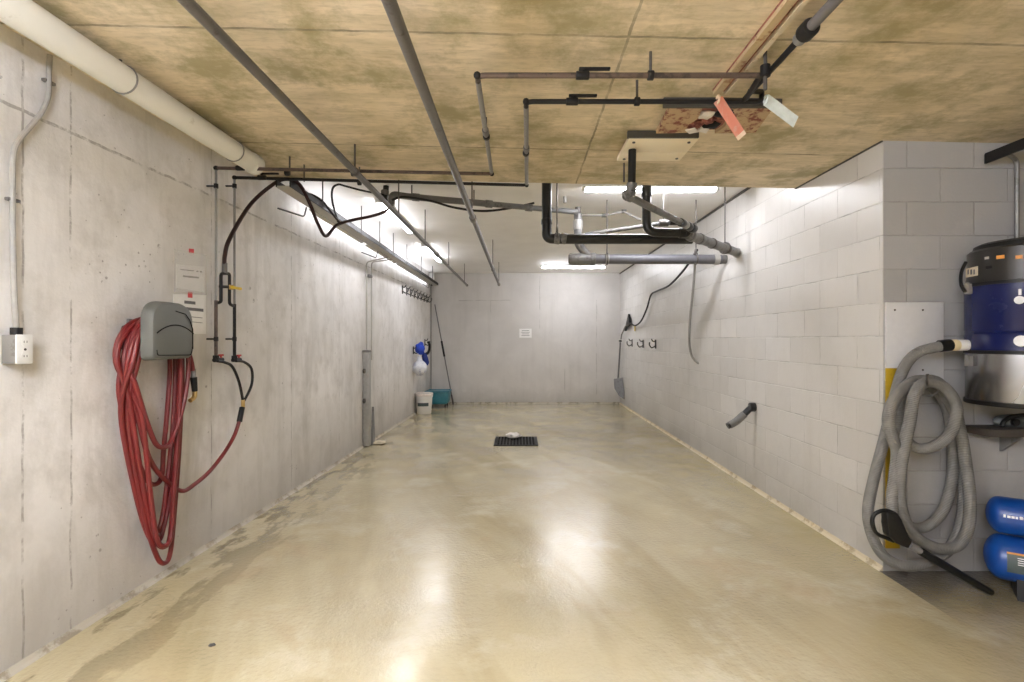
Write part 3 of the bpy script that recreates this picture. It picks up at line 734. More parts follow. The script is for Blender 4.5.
rod(d8, W(663.5, 221, 4.72), CEIL)
bm = NB(); add_sweep(bm, fillet([W(565, 203, 5.0), W(564.5, 191.5, 5.0), W(583, 190, 5.0)], .06), .016, 10)
tag(obj('conduit', bm, M['pvc_light']), 'short pale bent conduit feeding the crosswise lamp behind the lowered ceiling edge', 'conduit')

# cables looping near the tray
def cable(name, label, pts, r, mat, cat='cable', n=8, seg=8):
    bm = NB(); add_sweep(bm, spline(pts, n), r, seg); return tag(obj(name, bm, mat), label, cat)
cable('cable', 'black cable drooping in a shallow curve below the dark sloping pipe', [W(392, 200, 4.45), W(404, 197, 4.5), W(431, 201, 4.6), W(454, 207.5, 4.7), W(483, 211, 4.8), W(511, 208, 4.9), W(534, 203, 5.0)], .011, M['cable'])
cable('cable', 'black cable looping up from the tray and along the white ceiling to the steel pipe', [W(338, 222, 4.5), W(332.5, 202, 4.4), W(332.5, 189, 4.3), W(338, 184.5, 4.25), W(345, 186, 4.3), W(360, 190, 4.4), W(372, 192.5, 4.5), W(384, 195, 4.58)], .009, M['cable'])
cable('cable', 'dark cable rising off the cable tray in a low arch', [W(301, 192, 4.12), W(312.5, 195, 4.2), W(322, 201, 4.3), W(331, 212, 4.4), W(339, 222, 4.5)], .010, M['cable'])

# ------------------------------------------------------------------ left wall equipment
# wall hose from the U manifold over the tray
mh = [onL(224.6, 268, .075), onL(224.8, 256, .08), onL(230, 238, .10), W(250, 205, 3.66), W(271.5, 185.5, 3.74), W(285.6, 179.0, 3.76), W(299, 184, 3.79), W(310, 204, 3.80), W(318, 224, 3.92), W(326, 236, 4.08), W(337, 225, 4.25), W(353, 220, 4.4), W(370, 216.5, 4.55), W(384, 212, 4.57), W(391.5, 205, 4.58)]
sh = thing('supply_hose', 'dark red-black rubber hose arching from the wall manifold over the cable tray', 'hose', mh[0])
bm = NB(); add_sweep(bm, spline(mh, 8), .0135, 10); obj('hose', bm, M['hose_dark'], sh)
coupling(sh, onL(224.6, 268, .075), Z, .017, .07, M['steel'], 'hose_ferrule')
um = thing('mixing_manifold', 'small dark U-shaped pipe manifold with yellow lever bridging the two wall risers', 'manifold', onL(225, 303, .07))
U = [onL(217, 303, .062), onL(221, 302, .075), onL(221, 273.5, .075), onL(229.5, 273.5, .075), onL(229.5, 304, .075), onL(233.5, 306, .062)]
bm = NB(); add_sweep(bm, fillet(U, .02, 4), .0105, 10); obj('pipe', bm, M['black_iron'], um)
bm = NB(); add_cyl(bm, onL(220, 286.5, .075), onL(230, 287, .075), .010, seg=10); obj('cross_pipe', bm, M['black_iron'], um)
bm = NB(); add_cyl(bm, onL(229, 287, .075), onL(234, 287.5, .10), .017, seg=10); obj('valve', bm, M['brass'], um)
bm = NB(); add_box(bm, onL(236.5, 288, .12), (.018, .11, .018), None, .004); obj('lever', bm, M['yellow'], um)
# twin tails joining into the red hose
tl = thing('hose_tail', 'pair of black hose tails below the risers joining at a black grip', 'hose', onL(243, 403, .07))
for nm, pts in (('tail_hose', [(217.5, 361), (225, 362.5), (232.5, 367), (239, 382), (243, 401)]), ('tail_hose', [(236, 361), (244, 362), (251.5, 369), (251.5, 385), (243.5, 402)])):
    bm = NB(); add_sweep(bm, spline([onL(a, b, .08) for a, b in pts], 8), .0095, 10); obj(nm, bm, M['cable'], tl)
coupling(tl, onL(243, 404, .08), Z, .013, .06, M['brass'], 'ferrule')
bm = NB(); add_cyl(bm, onL(242.3, 407, .08), onL(239.3, 422, .08), .018, seg=12, bevel=.004); obj('grip', bm, M['black_plastic'], tl)

# notices
def notice(label, corners, marks, sleeve):
    cs = [onL(a, b, .006) for a, b in corners]
    n = V((1, -.018, 0)).normalized()
    t = thing('notice', label, 'notice', cs[3])
    bm = NB(); add_prism(bm, cs, -n*.003); obj('paper_sheet', bm, M['paper'], t, smooth=False)
    for (a, b, c, d, m_) in marks:
        bm = NB(); add_prism(bm, [onL(a, b, .0075), onL(c, b+(c-a)*.10, .0075), onL(c, d+(c-a)*.10, .0075), onL(a, d, .0075)], -n*.001); obj('printed_line' if m_ == 'ink' else 'printed_emblem', bm, M[m_], t, smooth=False)
    if sleeve:
        cs = [onL(a, b, .010) for a, b in sleeve]; bm = NB(); add_prism(bm, cs, -n*.001); obj('plastic_sleeve', bm, M['film'], t, smooth=False)
    return t
notice('upper printed white notice in a clear sleeve above the grey hose hanger', [(176.5, 264), (204.5, 267), (204.5, 292.5), (176.5, 287.5)],
       [(180.5, 269, 194, 270, 'ink'), (196.5, 270.5, 198.5, 272, 'ink'), (200, 271, 202, 272.5, 'ink'), (183, 275.2, 199, 277, 'ink'), (189, 248.5, 194, 253, 'ink_red')],
       [(174.5, 249), (206.5, 255), (206.5, 295), (174, 292)])
notice('lower printed white notice with red emblem partly behind the grey hose hanger', [(173.5, 294), (206, 295), (206, 334), (173, 334)],
       [(188, 291.5, 192.5, 297.5, 'ink_red'), (184.5, 300.5, 195.5, 303.5, 'ink'), (185, 307, 203.5, 310, 'ink'), (186, 316, 202.5, 316.6, 'ink'), (186, 321, 202.5, 321.5, 'ink')],
       None)

# outlet box and its conduit
ob = thing('outlet_box', 'grey surface-mounted outlet box with white cover at far left of wall', 'outlet', (wallx(2.08)+.04, 2.12, 1.27))
yo = 2.035; xo = wallx(yo)
bm = NB(); add_box(bm, (xo+.029, yo, 1.313), (.058, .064, .115), None, .004); obj('box', bm, M['galv'], ob)
bm = NB(); add_box(bm, (xo+.061, yo, 1.313), (.008, .067, .118), None, .003); pl = obj('cover_plate', bm, M['housing'], ob)
for dz in (-.03, .028):
    bm = NB(); add_cyl(bm, (xo+.064, yo, 1.313+dz), (xo+.0665, yo, 1.313+dz), .017, seg=16); sk = obj('socket', bm, M['housing'], pl)
    for s in (-.006, .006):
        bm = NB(); add_box(bm, (xo+.0668, yo+s, 1.315+dz), (.001, .002, .009)); obj('slot', bm, M['rubber'], sk)
bm = NB(); add_cyl(bm, (xo+.064, yo, 1.312), (xo+.067, yo, 1.312), .005, seg=8); obj('screw', bm, M['dark_hook'], pl)
cp = [(49.8, 55), (48.8, 77), (48, 97), (41, 113), (30, 127), (19, 140), (13.5, 153), (12.5, 185), (12.8, 240), (14, 290), (18.5, 334)]
ct = thing('conduit', 'grey bent conduit running down the left wall from the white pipe to the outlet box', 'conduit', onL(18, 334, .03))
bm = NB(); P_ = [onL(a, b, .028) for a, b in cp]; P_[-1] = V((xo+.03, yo, 1.39)); add_sweep(bm, spline(P_, 6), .010, 10); obj('pipe', bm, M['pvc_light'], ct)
bm = NB(); add_cyl(bm, (xo+.03, yo, 1.37), (xo+.03, yo, 1.40), .02, seg=12); obj('connector', bm, M['black_iron'], ct)
for a, b in ((48.6, 82), (12.6, 200)):
    p = onL(a, b, .02); bm = NB(); add_box(bm, p, (.02, .05, .014), None, .003); obj('clip', bm, M['steel'], ct)

# hose hanger with moulded cover
hh = thing('hose_hanger', 'grey moulded plastic hose hanger with arched cover on the left wall', 'hose hanger', (-1.95, 2.70, 1.24))
ya, yb, za, zb = 2.535, 2.865, 1.245, 1.555
def cover_outline(ins=0.0, bot=0.0):
    y0_, y1_, z0_, z1_ = ya+ins, yb-ins, za+ins+bot, zb-ins
    pts = []
    for k in range(7):
        a = PI+k/6*PI/2; pts.append((y0_+.03+.03*math.cos(a), z0_+.03+.03*math.sin(a)))
    for k in range(7):
        a = 1.5*PI+k/6*PI/2; pts.append((y1_-.03+.03*math.cos(a), z0_+.03+.03*math.sin(a)))
    yc = (y0_+y1_)/2; hw = (y1_-y0_)/2
    for k in range(17):
        a = k/16*PI; cx = math.cos(a); sx = math.sin(a)
        ex = abs(cx)**.62*(1 if cx > 0 else -1); pts.append((yc+hw*ex, z1_-.11+.11*sx**.8))
    return pts
x0_, x1_ = -1.905, -1.845
bm = NB(); rings = []
for xx_, ins in ((x0_, .0), (x1_-.02, .004), (x1_-.006, .012), (x1_, .026)):
    rings.append([bm.verts.new((xx_, y_, z_)) for y_, z_ in cover_outline(ins)])
for i in range(3):
    n_ = len(rings[0])
    for k in range(n_): bm.faces.new((rings[i][k], rings[i][(k+1) % n_], rings[i+1][(k+1) % n_], rings[i+1][k]))
bm.faces.new(rings[0]); bm.faces.new(rings[-1]); cov = obj('cover', bm, M['grey_plastic'], hh)
def arc_groove(z0_, h_, y0_, y1_, r_):
    return [V((x1_+.0008, y0_+(y1_-y0_)*k/20, z0_+h_*(1-(2*k/20-1)**2))) for k in range(21)]
bm = NB(); add_sweep(bm, arc_groove(1.385, .045, ya+.03, yb-.012, 0), .0032, 6); obj('cover_groove', bm, M['dark_groove'], cov)
bm = NB(); add_sweep(bm, [V((x1_+.0008, ya+.17, 1.505)), V((x1_+.0008, ya+.25, 1.492)), V((x1_+.0008, yb-.045, 1.46)), V((x1_+.0008, yb-.02, 1.41)), V((x1_+.0008, yb-.018, 1.30))], .0028, 6); obj('cover_groove', bm, M['dark_groove'], cov)
bm = NB(); add_sweep(bm, fillet([V((x1_+.0005, ya+.03, 1.30)), V((x1_+.0005, ya+.035, 1.272)), V((x1_+.0005, yb-.03, 1.266)), V((x1_+.0005, yb-.02, 1.31))], .02), .0026, 6); obj('cover_groove', bm, M['dark_groove'], cov)
bm = NB(); add_box(bm, (-2.0, 2.70, 1.36), (.20, .22, .14), None, .03); obj('saddle', bm, M['black_plastic'], hh)
bm = NB(); add_box(bm, (wallx(2.7)+.01, 2.72, 1.36), (.02, .2, .2), None, .006); obj('back_plate', bm, M['grey_plastic'], hh)

# red air hose hung in long loops, its end running up to the grip
def P3(y_, z_, x_): return V((x_, y_, z_))
loops = [ # (left Y at shoulder, right Y, bottom Y, bottom z, x)
    (2.49, 2.955, 2.76, .250, -1.985), (2.51, 2.93, 2.735, .77, -1.925), (2.52, 2.90, 2.775, .215, -1.955),
    (2.515, 2.945, 2.80, .115, -1.97), (2.55, 2.87, 2.745, .235, -1.93), (2.50, 2.885, 2.77, .56, -2.0), (2.53, 2.915, 2.755, .30, -1.99)]
hp = []
tail = [(239.3, 421, .08), (235, 434, .075), (228, 447, .07), (219, 460, .07), (208, 473, .08), (195, 484, .09), (183, 491, .09), (170, 484, .08)]
hp += [onL(a, b, c) for a, b, c in tail]
hp += [P3(2.66, .72, -1.95), P3(2.56, 1.0, -1.95)]
for i, (L_, R_, B_, bz, x_) in enumerate(loops):
    h = 1.24; dz = h-bz
    hp += [P3(L_, h, x_), P3(L_+.055, 1.385+.01*(i % 3), x_), P3(2.70, 1.455+.008*(i % 4), x_), P3(R_-.055, 1.385+.008*(i % 3), x_), P3(R_, h, x_),
           P3(R_-.02, h-dz*.40, x_), P3(R_*.6+B_*.4-.005, h-dz*.75, x_), P3(B_+.05, h-dz*.95, x_), P3(B_, bz, x_+.006), P3(B_-.06, h-dz*.945, x_), P3(L_*.55+B_*.45, h-dz*.70, x_), P3(L_*.92+B_*.08, h-dz*.25, x_)]
hp += [P3(2.50, 1.25, -1.94), P3(2.58, 1.40, -1.94), P3(2.72, 1.47, -1.935), P3(2.88, 1.39, -1.93), P3(2.955, 1.25, -1.93), P3(2.98, 1.17, -1.93)]
rh = thing('air_hose', 'red rubber hose hung in long loops on the grey wall hanger', 'hose', (-1.95, 2.76, .12))
bm = NB(); add_sweep(bm, spline(hp, 7), .0125, 9); obj('hose', bm, M['red'], rh)
e_ = P3(2.985, 1.16, -1.93)
bm = NB(); add_cyl(bm, e_+Z*.02, e_-Z*.03, .013, seg=10); obj('ferrule', bm, M['galv'], rh)
bm = NB(); add_cyl(bm, e_-Z*.03, e_-Z*.115+Y*.012, .019, .015, seg=12, bevel=.003); obj('nozzle_grip', bm, M['black_plastic'], rh)
bm = NB(); add_sweep(bm, fillet([e_-Z*.11+Y*.012, e_-Z*.15+Y*.012, e_-Z*.165-Y*.03], .02), .013, 10); obj('brass_nozzle', bm, M['brass'], rh)

# wall conduit pair and box channel further back on the left wall
wc = thing('conduit', 'thin double conduit dropping from the cable tray down the left wall into a channel', 'conduit', onL(368, 352, .03))
for px_ in (366.5, 371.5):
    pt = onL(px_, 262, .03); tr = V((TX, pt.y+.25, TZ-.03))
    bm = NB(); add_sweep(bm, fillet([tr, V((pt.x, pt.y, pt.z)), onL(px_, 360, .03)], .05), .009, 8); obj('pipe', bm, M['tray'], wc)
bm = NB(); add_box(bm, onL(369, 276, .03), (.05, .14, .03)); obj('clip', bm, M['rod'], wc)
wbx = thing('box_channel', 'grey metal box channel standing on the floor against the left wall', 'channel', onL(367, 446, .05))
p0, p1 = onL(367, 352, .04), onL(367, 445.5, .04)
bm = NB(); add_box(bm, (p0+p1)/2, (.075, .11, (p0-p1).length), None, .006); obj('channel_body', bm, M['pvc_light'], wbx)
bm = NB(); add_box(bm, (p0.x, p0.y, p0.z+.01), (.085, .12, .03), None, .006); obj('channel_cap', bm, M['steel'], wbx)
for py in (371, 401):
    p = onL(364, py, .08); bm = NB(); add_cyl(bm, p-X*.01, p+X*.012, .03, seg=10); obj('bolt', bm, M['dark_hook'], wbx)
bm = NB(); q = onL(371.5, 430, .05)
add_prism(bm, [q+V((0, .01, .30)), q+V((0, .055, .0)), q+V((0, .045, -.17)), q+V((0, -.05, -.19)), q+V((0, -.04, -.06)), q+V((0, -.01, .02))], (.03, 0, 0)); obj('torn_flap', bm, M['galv'], wbx)
bm = NB(); add_blob(bm, V((onL(372, 440, .12).x, 6.6, .012)), (.10, .12, .014), 2, .4, 3); tag(obj('putty_lump', bm, M['cove']), 'small pale lump of sealant on the floor at the foot of the wall channel', 'sealant')

# hook rack at the upper far left
def make_hook(p, sx, group, label, name='coat_hook'):
    t = thing(name, label, 'hook', p, group)
    bm = NB(); add_box(bm, p+V((sx*.008, 0, .03)), (.016, .035, .14), None, .004); obj('hook_plate', bm, M['dark_hook'], t)
    bm = NB(); add_sweep(bm, fillet([p+V((sx*.012, 0, .0)), p+V((sx*.07, 0, -.035)), p+V((sx*.105, 0, .02)), p+V((sx*.10, 0, .06))], .03), .010, 8); obj('lower_prong', bm, M['dark_hook'], t)
    bm = NB(); add_sweep(bm, fillet([p+V((sx*.012, 0, .07)), p+V((sx*.05, 0, .07)), p+V((sx*.07, 0, .11))], .02), .009, 8); obj('upper_prong', bm, M['dark_hook'], t)
    return t
ordn = ['nearest', 'second', 'third', 'fourth', 'fifth', 'sixth', 'seventh', 'farthest']
proto = None
for k in range(8):
    y_ = 8.32+k*.285; loc = V((wallx(y_), y_, EYE+.80))
    lab = ordn[k]+' dark hook'+('' if k in (0, 7) else ' from the camera')+' in the high row of eight on the left wall'
    if proto is None: proto = make_hook(loc, 1, 'hooks high on the left wall', lab)
    else:
        c = copy_tree(proto); c.location = loc; c['label'] = lab
# lower hooks with rags
ha = onL(413, 352, 0); hb = onL(424.5, 344, 0)
h1_ = make_hook(ha, 1, None, 'dark hook on the far left wall carrying the white bag')
h2_ = make_hook(hb, 1, None, 'dark hook on the far left wall carrying the blue cloth')
c_ = W(420, 368, 9.15)
bm = NB(); add_blob(bm, c_, (.135, .12, .135), 3, .18, 4); b2 = NB(); add_cyl(b2, c_+V((0, 0, .06)), c_+V((-.02, 0, .22)), .085, .02, seg=14); merge(bm, b2)
tag(obj('plastic_bag', bm, M['white_bag']), 'crumpled white plastic bag hanging on the far left wall below the blue cloth', 'bag')
c_ = W(420, 348.5, 9.12); obj_b = thing('rag', 'bright blue cloth with navy tail hanging from a hook on the far left wall', 'cloth', c_)
bm = NB(); add_blob(bm, c_, (.085, .07, .11), 3, .3, 5); obj('cloth', bm, M['blue_cloth'], obj_b)
bm = NB(); add_blob(bm, W(425.5, 359, 9.2), (.05, .05, .12), 3, .3, 6, Matrix.Rotation(-.3, 3, 'Y')); obj('cloth_tail', bm, M['navy_cloth'], obj_b)
bm = NB(); add_sweep(bm, spline([W(424, 355, hb.y-.05), W(428.5, 352, hb.y-.05), W(429.5, 345, hb.y-.05), W(427.5, 341.5, hb.y-.05)], 6), lambda f: .030-.01*f, 10)
tag(obj('glove', bm, M['black_plastic']), 'black rubber piece hooked at the right of the blue cloth on the far left wall', 'glove')

# bucket, teal cart, pole
by_, bx_ = 9.30, -1.765
bk = thing('bucket', 'white plastic bucket with dark printed label standing by the left wall', 'bucket', (bx_, by_, 0))
bm = NB(); add_lathe(bm, [(.125, 0), (.130, .008), (.150, .30), (.157, .302), (.158, .33), (.150, .331)], (bx_, by_, 0)); obj('pail', bm, M['white_plastic'], bk)
bm = NB(); add_lathe(bm, [(.160, .325), (.164, .33), (.164, .372), (.156, .380), (.148, .372)], (bx_, by_, 0)); obj('lid', bm, M['pail_band'], bk)
bm = NB()
pts = []
for k in range(9):
    a = -PI/2-.75+k/8*1.5; pts.append(V((bx_+.1445*math.cos(a), by_+.1445*math.sin(a), .145)))
for i in range(8): add_prism(bm, [pts[i], pts[i+1], pts[i+1]+Z*.062+((pts[i+1]-V((bx_, by_, .145)))*.025), pts[i]+Z*.062+((pts[i]-V((bx_, by_, .145)))*.025)], (0, -.003, 0))
obj('label', bm, M['label_dark'], bk)
bm = NB(); add_torus(bm, (bx_, by_, .335), .162, .004, V((0, .35, 1)), 24, 6, PI, 2*PI); obj('bail_handle', bm, M['galv'], bk)
tx0, tx1, ty0, ty1 = -1.87, -1.415, 9.97, 10.40
tc_ = thing('wash_tub', 'teal plastic tub on black casters in the far left corner', 'tub', ((tx0+tx1)/2, (ty0+ty1)/2, 0))
bm = NB(); add_box(bm, ((tx0+tx1)/2, (ty0+ty1)/2, .20), (tx1-tx0, ty1-ty0, .26), None, .05)
for v in bm.verts:
    f = .90+.10*(v.co.z-.07)/.26; cx_, cy_ = (tx0+tx1)/2, (ty0+ty1)/2
    v.co.x = cx_+(v.co.x-cx_)*f; v.co.y = cy_+(v.co.y-cy_)*f
obj('tub', bm, M['teal'], tc_)
bm = NB(); rp = [(tx0-.005, ty0-.005), (tx1+.005, ty0-.005), (tx1+.005, ty1+.005), (tx0-.005, ty1+.005)]
add_sweep(bm, fillet([V((a, b, .325)) for a, b in rp+[rp[0]]], .05), .014, 8); obj('rim', bm, M['teal'], tc_)
for x_, y_ in ((tx0+.07, ty0+.07), (tx1-.07, ty0+.07), (tx0+.07, ty1-.07), (tx1-.07, ty1-.07)):
    bm = NB(); add_cyl(bm, (x_-.012, y_, .034), (x_+.012, y_, .034), .034, seg=14); add_cyl(bm, (x_, y_, .035), (x_, y_, .10), .014, seg=8); obj('caster', bm, M['rubber'], tc_)
pole0, pole1 = V((-1.375, 10.42, .01)), V((-1.80, 10.665, 2.10))
po = thing('squeegee_pole', 'long grey pole with black grip leaning in the far left corner behind the teal tub', 'pole', pole0)
bm = NB(); add_sweep(bm, [pole0, pole1], .012, 10); obj('shaft', bm, M['steel'], po)
bm = NB(); d_ = pole1-pole0; add_cyl(bm, pole0+d_*.475, pole0+d_*.63, .021, seg=12, bevel=.004); obj('grip', bm, M['black_plastic'], po)
bm = NB(); add_cyl(bm, pole0+d_*.0, pole0+d_*.10, .017, seg=10); obj('foot_sleeve', bm, M['rod'], po)
# little bracket box in the corner where the tray ends
cb = thing('junction_box', 'small white junction box in the far left corner at the end of the cable tray', 'box', (wallx(10.5)+.05, 10.5, EYE+1.22))
bm = NB(); add_box(bm, (wallx(10.5)+.06, 10.55, EYE+1.33), (.10, .10, .14), None, .008); obj('box', bm, M['housing'], cb)
bm = NB(); add_box(bm, (wallx(10.5)+.06, 10.53, EYE+1.18), (.04, .06, .09), None, .006); obj('black_cap', bm, M['black_plastic'], cb)
bm = NB(); add_cyl(bm, (wallx(10.6)+.03, 10.62, .1), (wallx(10.6)+.03, 10.62, EYE+1.28), .014, seg=8); tag(obj('conduit', bm, M['cable_grey']), 'thin vertical grey conduit in the far left corner of the bay', 'conduit')

# back wall notice
nb = thing('notice', 'small white notice with grey lines on the middle of the back wall', 'notice', W(525.5, 338, BY))
p = W(525.5, 333.2, BY); bm = NB(); add_box(bm, p+V((0, -.004, 0)), (.26, .006, .19)); obj('paper_sheet', bm, M['paper'], nb, smooth=False)
for k, (wd, dz) in enumerate(((.16, .055), (.18, .02), (.15, -.015), (.17, -.05))):
    bm = NB(); add_box(bm, p+V((0, -.0076, dz)), (wd, .001, .010)); obj('printed_line', bm, M['pvc_mid'], nb, smooth=False)

# ------------------------------------------------------------------ drain grate and what lies on it
gr = thing('drain_grate', 'square black slotted floor drain grate in the middle of the floor', 'grate', (-.05, 6.72, 0))
bm = NB()
for s in (-1, 1):
    add_box(bm, (-.052+s*.272, 6.72, .006), (.024, .57, .012)); add_box(bm, (-.052, 6.72+s*.272, .006), (.568, .026, .012))
obj('frame', bm, M['black_iron'], gr)
bm = NB()
for k in range(13): add_box(bm, (-.052-.25+k*.5/12, 6.72, .005), (.016, .53, .010))
for y_ in (6.6, 6.72, 6.84): add_box(bm, (-.052, y_, .0045), (.53, .012, .008))
obj('bars', bm, M['black_iron'], gr)
bm = NB(); add_box(bm, (-.052, 6.72, .0015), (.53, .53, .002)); obj('sump', bm, M['dark_groove'], gr)
bm = NB(); add_blob(bm, (-.095, 6.92, .045), (.10, .085, .036), 3, .35, 9)
tag(obj('cloth_pad', bm, M['rag']), 'small white crumpled rag lying on the far edge of the floor grate', 'rag')
bm = NB(); add_prism(bm, [W(498, 622, 2.46), W(503, 621, 2.46), W(504.5, 618, 2.47), W(500, 619.5, 2.47)], (0, 0, .002)); bm.free()
bm = NB(); add_blob(bm, (-1.36, 2.23, .004), (.016, .012, .004), 2, .4, 4); tag(obj('dry_leaf', bm, M['bristle']), 'tiny dark dry leaf on the floor near the camera at left', 'leaf')

# ------------------------------------------------------------------ right wall
for k, (px_, py_) in enumerate(((656, 346), (643.5, 345.5), (632.5, 344.5))):
    loc = onR(px_, py_); loc.x = RX
    lab = ['nearest', 'middle', 'farthest'][k]+' of the three dark double hooks on the block wall'
    if k == 0: proto = make_hook(loc, -1, 'double hooks on the block wall', lab)
    else:
        c = copy_tree(proto); c.location = loc; c['label'] = lab
bm = NB(); p = onR(634.8, 328, .02); add_box(bm, p, (.01, .06, .11), None, .002); tag(obj('yellow_tag', bm, M['yellow']), 'tiny yellow tag on the block wall above the farthest double hook', 'tag')
wh = thing('spray_hose', 'black cable hose sagging along the block wall to a dark spray gun', 'hose', onR(631, 323, .05))
bm = NB(); add_sweep(bm, spline([W(697, 250, 5.6), onR(692, 258, .10), onR(683, 271, .07), onR(669, 285.5, .05), onR(657, 291, .04), onR(651, 295, .04), onR(647, 308, .05), onR(641, 321, .06), onR(635, 325.5, .06), onR(630.5, 323, .06)], 8), .014, 8); obj('hose', bm, M['cable'], wh)
p = onR(627.5, 322.5, .06)
bm = NB(); add_prism(bm, [p+V((0, -.18, -.03)), p+V((0, -.05, .16)), p+V((0, .16, -.03)), p+V((0, .28, -.16)), p+V((0, .10, -.10))], (.04, 0, 0)); obj('spray_gun', bm, M['black_plastic'], wh)
bm = NB(); add_sweep(bm, [onR(625.5, 326, .07), onR(621.5, 335, .07), onR(621, 339, .07)], .014, 8); obj('lance', bm, M['cable_grey'], wh)
cable('drain_hose', 'thin grey hose hanging from the drain clamps and entering the block wall', [W(695.5, 250, 5.6), onR(695, 265, .06), onR(693, 290, .05), onR(690, 320, .05), onR(689.3, 342, .05), onR(691.5, 355, .05), onR(695, 360.5, .04), onR(699, 363.5, -.005)], .014, M['cable_grey'], 'hose')
br_ = thing('shovel', 'grey spade hanging blade down at the far end of the block wall', 'shovel', onR(621.5, 398, .06))
ya_ = 10.42
bm = NB(); add_sweep(bm, [V((RX-.07, ya_-.10, 1.30)), V((RX-.10, ya_-.02, .55))], .016, 10); obj('shaft', bm, M['steel'], br_)
bm = NB(); add_cyl(bm, (RX-.07, ya_-.17, 1.33), (RX-.07, ya_-.03, 1.33), .018, seg=10); obj('grip', bm, M['black_plastic'], br_)
bm = NB(); add_prism(bm, [V((RX-.19, ya_-.02, .55)), V((RX-.03, ya_-.10, .58)), V((RX-.02, ya_-.25, .30)), V((RX-.03, ya_-.30, .16)), V((RX-.12, ya_-.22, .22)), V((RX-.19, ya_-.10, .36))], (.008, .012, 0)); obj('blade', bm, M['pvc_mid'], br_)
bh = thing('hose_stub', 'short thick black bent hose stub sticking out of the block wall near the floor', 'hose', onR(740, 418, .1))
s0 = onR(755, 406, 0); s0.x = RX+.01
bm = NB(); add_sweep(bm, spline([s0, s0+V((-.05, .0, -.02)), s0+V((-.10, .015, -.075)), s0+V((-.17, .02, -.14)), s0+V((-.25, .02, -.185))], 6), .029, 14); obj('stub', bm, M['abs'], bh)
bm = NB(); add_sweep(bm, spline([s0+V((-.10, .015, -.075)), s0+V((-.17, .02, -.14)), s0+V((-.23, .02, -.175))], 6), .034, 14); obj('sleeve', bm, M['pvc_mid'], bh)
coupling(bh, s0+V((-.035, 0, -.01)), X, .042, .05, M['abs'], 'wall_flange')

# ------------------------------------------------------------------ alcove: vacuum, hose, panel, board, shelf, tanks
pn = thing('screwed_panel', 'white screwed panel on the alcove wall above the mustard board', 'panel', (2.30, AY, 1.1))
bm = NB(); add_box(bm, (2.297, AY-.007, 1.34), (.335, .014, .46), None, .003); obj('sheet', bm, M['panel'], pn)
for px_, py_ in ((895, 310), (923, 310), (923, 370)):
    p = W(px_, py_, AY-.016); bm = NB(); add_cyl(bm, p, p+Y*.004, .006, seg=8); obj('screw', bm, M['rod'], pn)
bm = NB(); p0, p1 = W(883.5, 368, AY), W(898, 547, AY)
add_box(bm, (2.163, AY-.018, (p0.z+p1.z)/2), (.080, .010, p0.z-p1.z), None, .002)
mb_ = tag(obj('corner_board', bm, M['mustard']), 'narrow mustard-yellow upright board behind the grey hose at the wall corner', 'board')

vc, vr = V((2.69, 2.670, 0)), .255
vz = lambda py: EYE-(py-VY)*2.56/F
vt = thing('vacuum_canister', 'tall blue and steel central vacuum canister on the alcove wall', 'vacuum', (vc.x, vc.y, vz(410)))
z_bot, z_mid, z_top, z_lid = 1.01, 1.29, 1.645, 1.835
bm = NB(); add_lathe(bm, [(vr-.02, z_bot), (vr-.004, z_bot+.005), (vr, z_bot+.02), (vr, z_mid-.01)], vc, seg=56); obj('dust_can', bm, M['vac_can'], vt)
bm = NB(); add_lathe(bm, [(vr+.004, z_bot-.004), (vr+.006, z_bot), (vr+.006, z_bot+.018), (vr, z_bot+.022)], vc, seg=56); obj('bottom_band', bm, M['black_plastic'], vt)
bm = NB(); zg = z_mid+.10
add_lathe(bm, [(vr-.01, z_mid+.004), (vr+.004, z_mid+.006), (vr+.004, zg-.012), (vr+.001, zg-.006), (vr+.004, zg), (vr+.001, zg+.006), (vr+.004, zg+.012), (vr+.004, z_top-.006), (vr-.01, z_top-.004)], vc, seg=56); obj('drum', bm, M['vac_blue'], vt)
for zz_ in (z_mid-.004, z_top+.001):
    bm = NB(); add_lathe(bm, [(vr-.01, zz_-.01), (vr+.007, zz_-.009), (vr+.007, zz_+.009), (vr-.01, zz_+.01)], vc, seg=56); obj('band', bm, M['black_plastic'], vt)
bm = NB(); add_lathe(bm, [(vr-.012, z_top+.01), (vr-.006, z_top+.012), (vr-.008, z_lid-.012), (vr-.02, z_lid)], vc, seg=56); hd = obj('motor_head', bm, M['vac_head'], vt)
bm = NB(); add_lathe(bm, [(vr-.03, z_lid), (vr-.035, z_lid+.022), (vr-.06, z_lid+.035), (.02, z_lid+.04)], vc, seg=40); obj('lid', bm, M['black_plastic'], vt)
def on_drum(px_, py_, rr):      # point of the drum surface in line with a photograph point
    lo = V((0, 0, EYE)); d_ = W(px_, py_, 1.0)-lo
    a = d_.x**2+d_.y**2; b = -2*(d_.x*vc.x+d_.y*vc.y); c = vc.x**2+vc.y**2-rr**2
    D = max(0, b*b-4*a*c); s = (-b-math.sqrt(D))/(2*a); return lo+d_*s
def sticker(name, cx_, cy_, wpx, hpx, rr, mat, par, shape='box'):
    p = on_drum(cx_, cy_, rr); n = (V((p.x, p.y, 0))-vc).normalized(); s = Z.cross(n).normalized()
    R = Matrix((s, Z, n)).transposed(); k = p.y/F
    ray = V((p.x, p.y, 0)).normalized(); fs = max(.45, abs(s.x*ray.y-s.y*ray.x))/ray.y; bm = NB()
    if shape == 'box': add_box(bm, p+n*.001, (wpx*k/fs, hpx*k, .003), R)
    else:
        add_lathe(bm, [(hpx*k/2, 0), (hpx*k/2, .003)], p+n*.0, n, 20)
    return obj(name, bm, mat, par)
st = sticker('rating_label', 972, 272, 12, 9, vr-.006, M['label_beige'], hd)
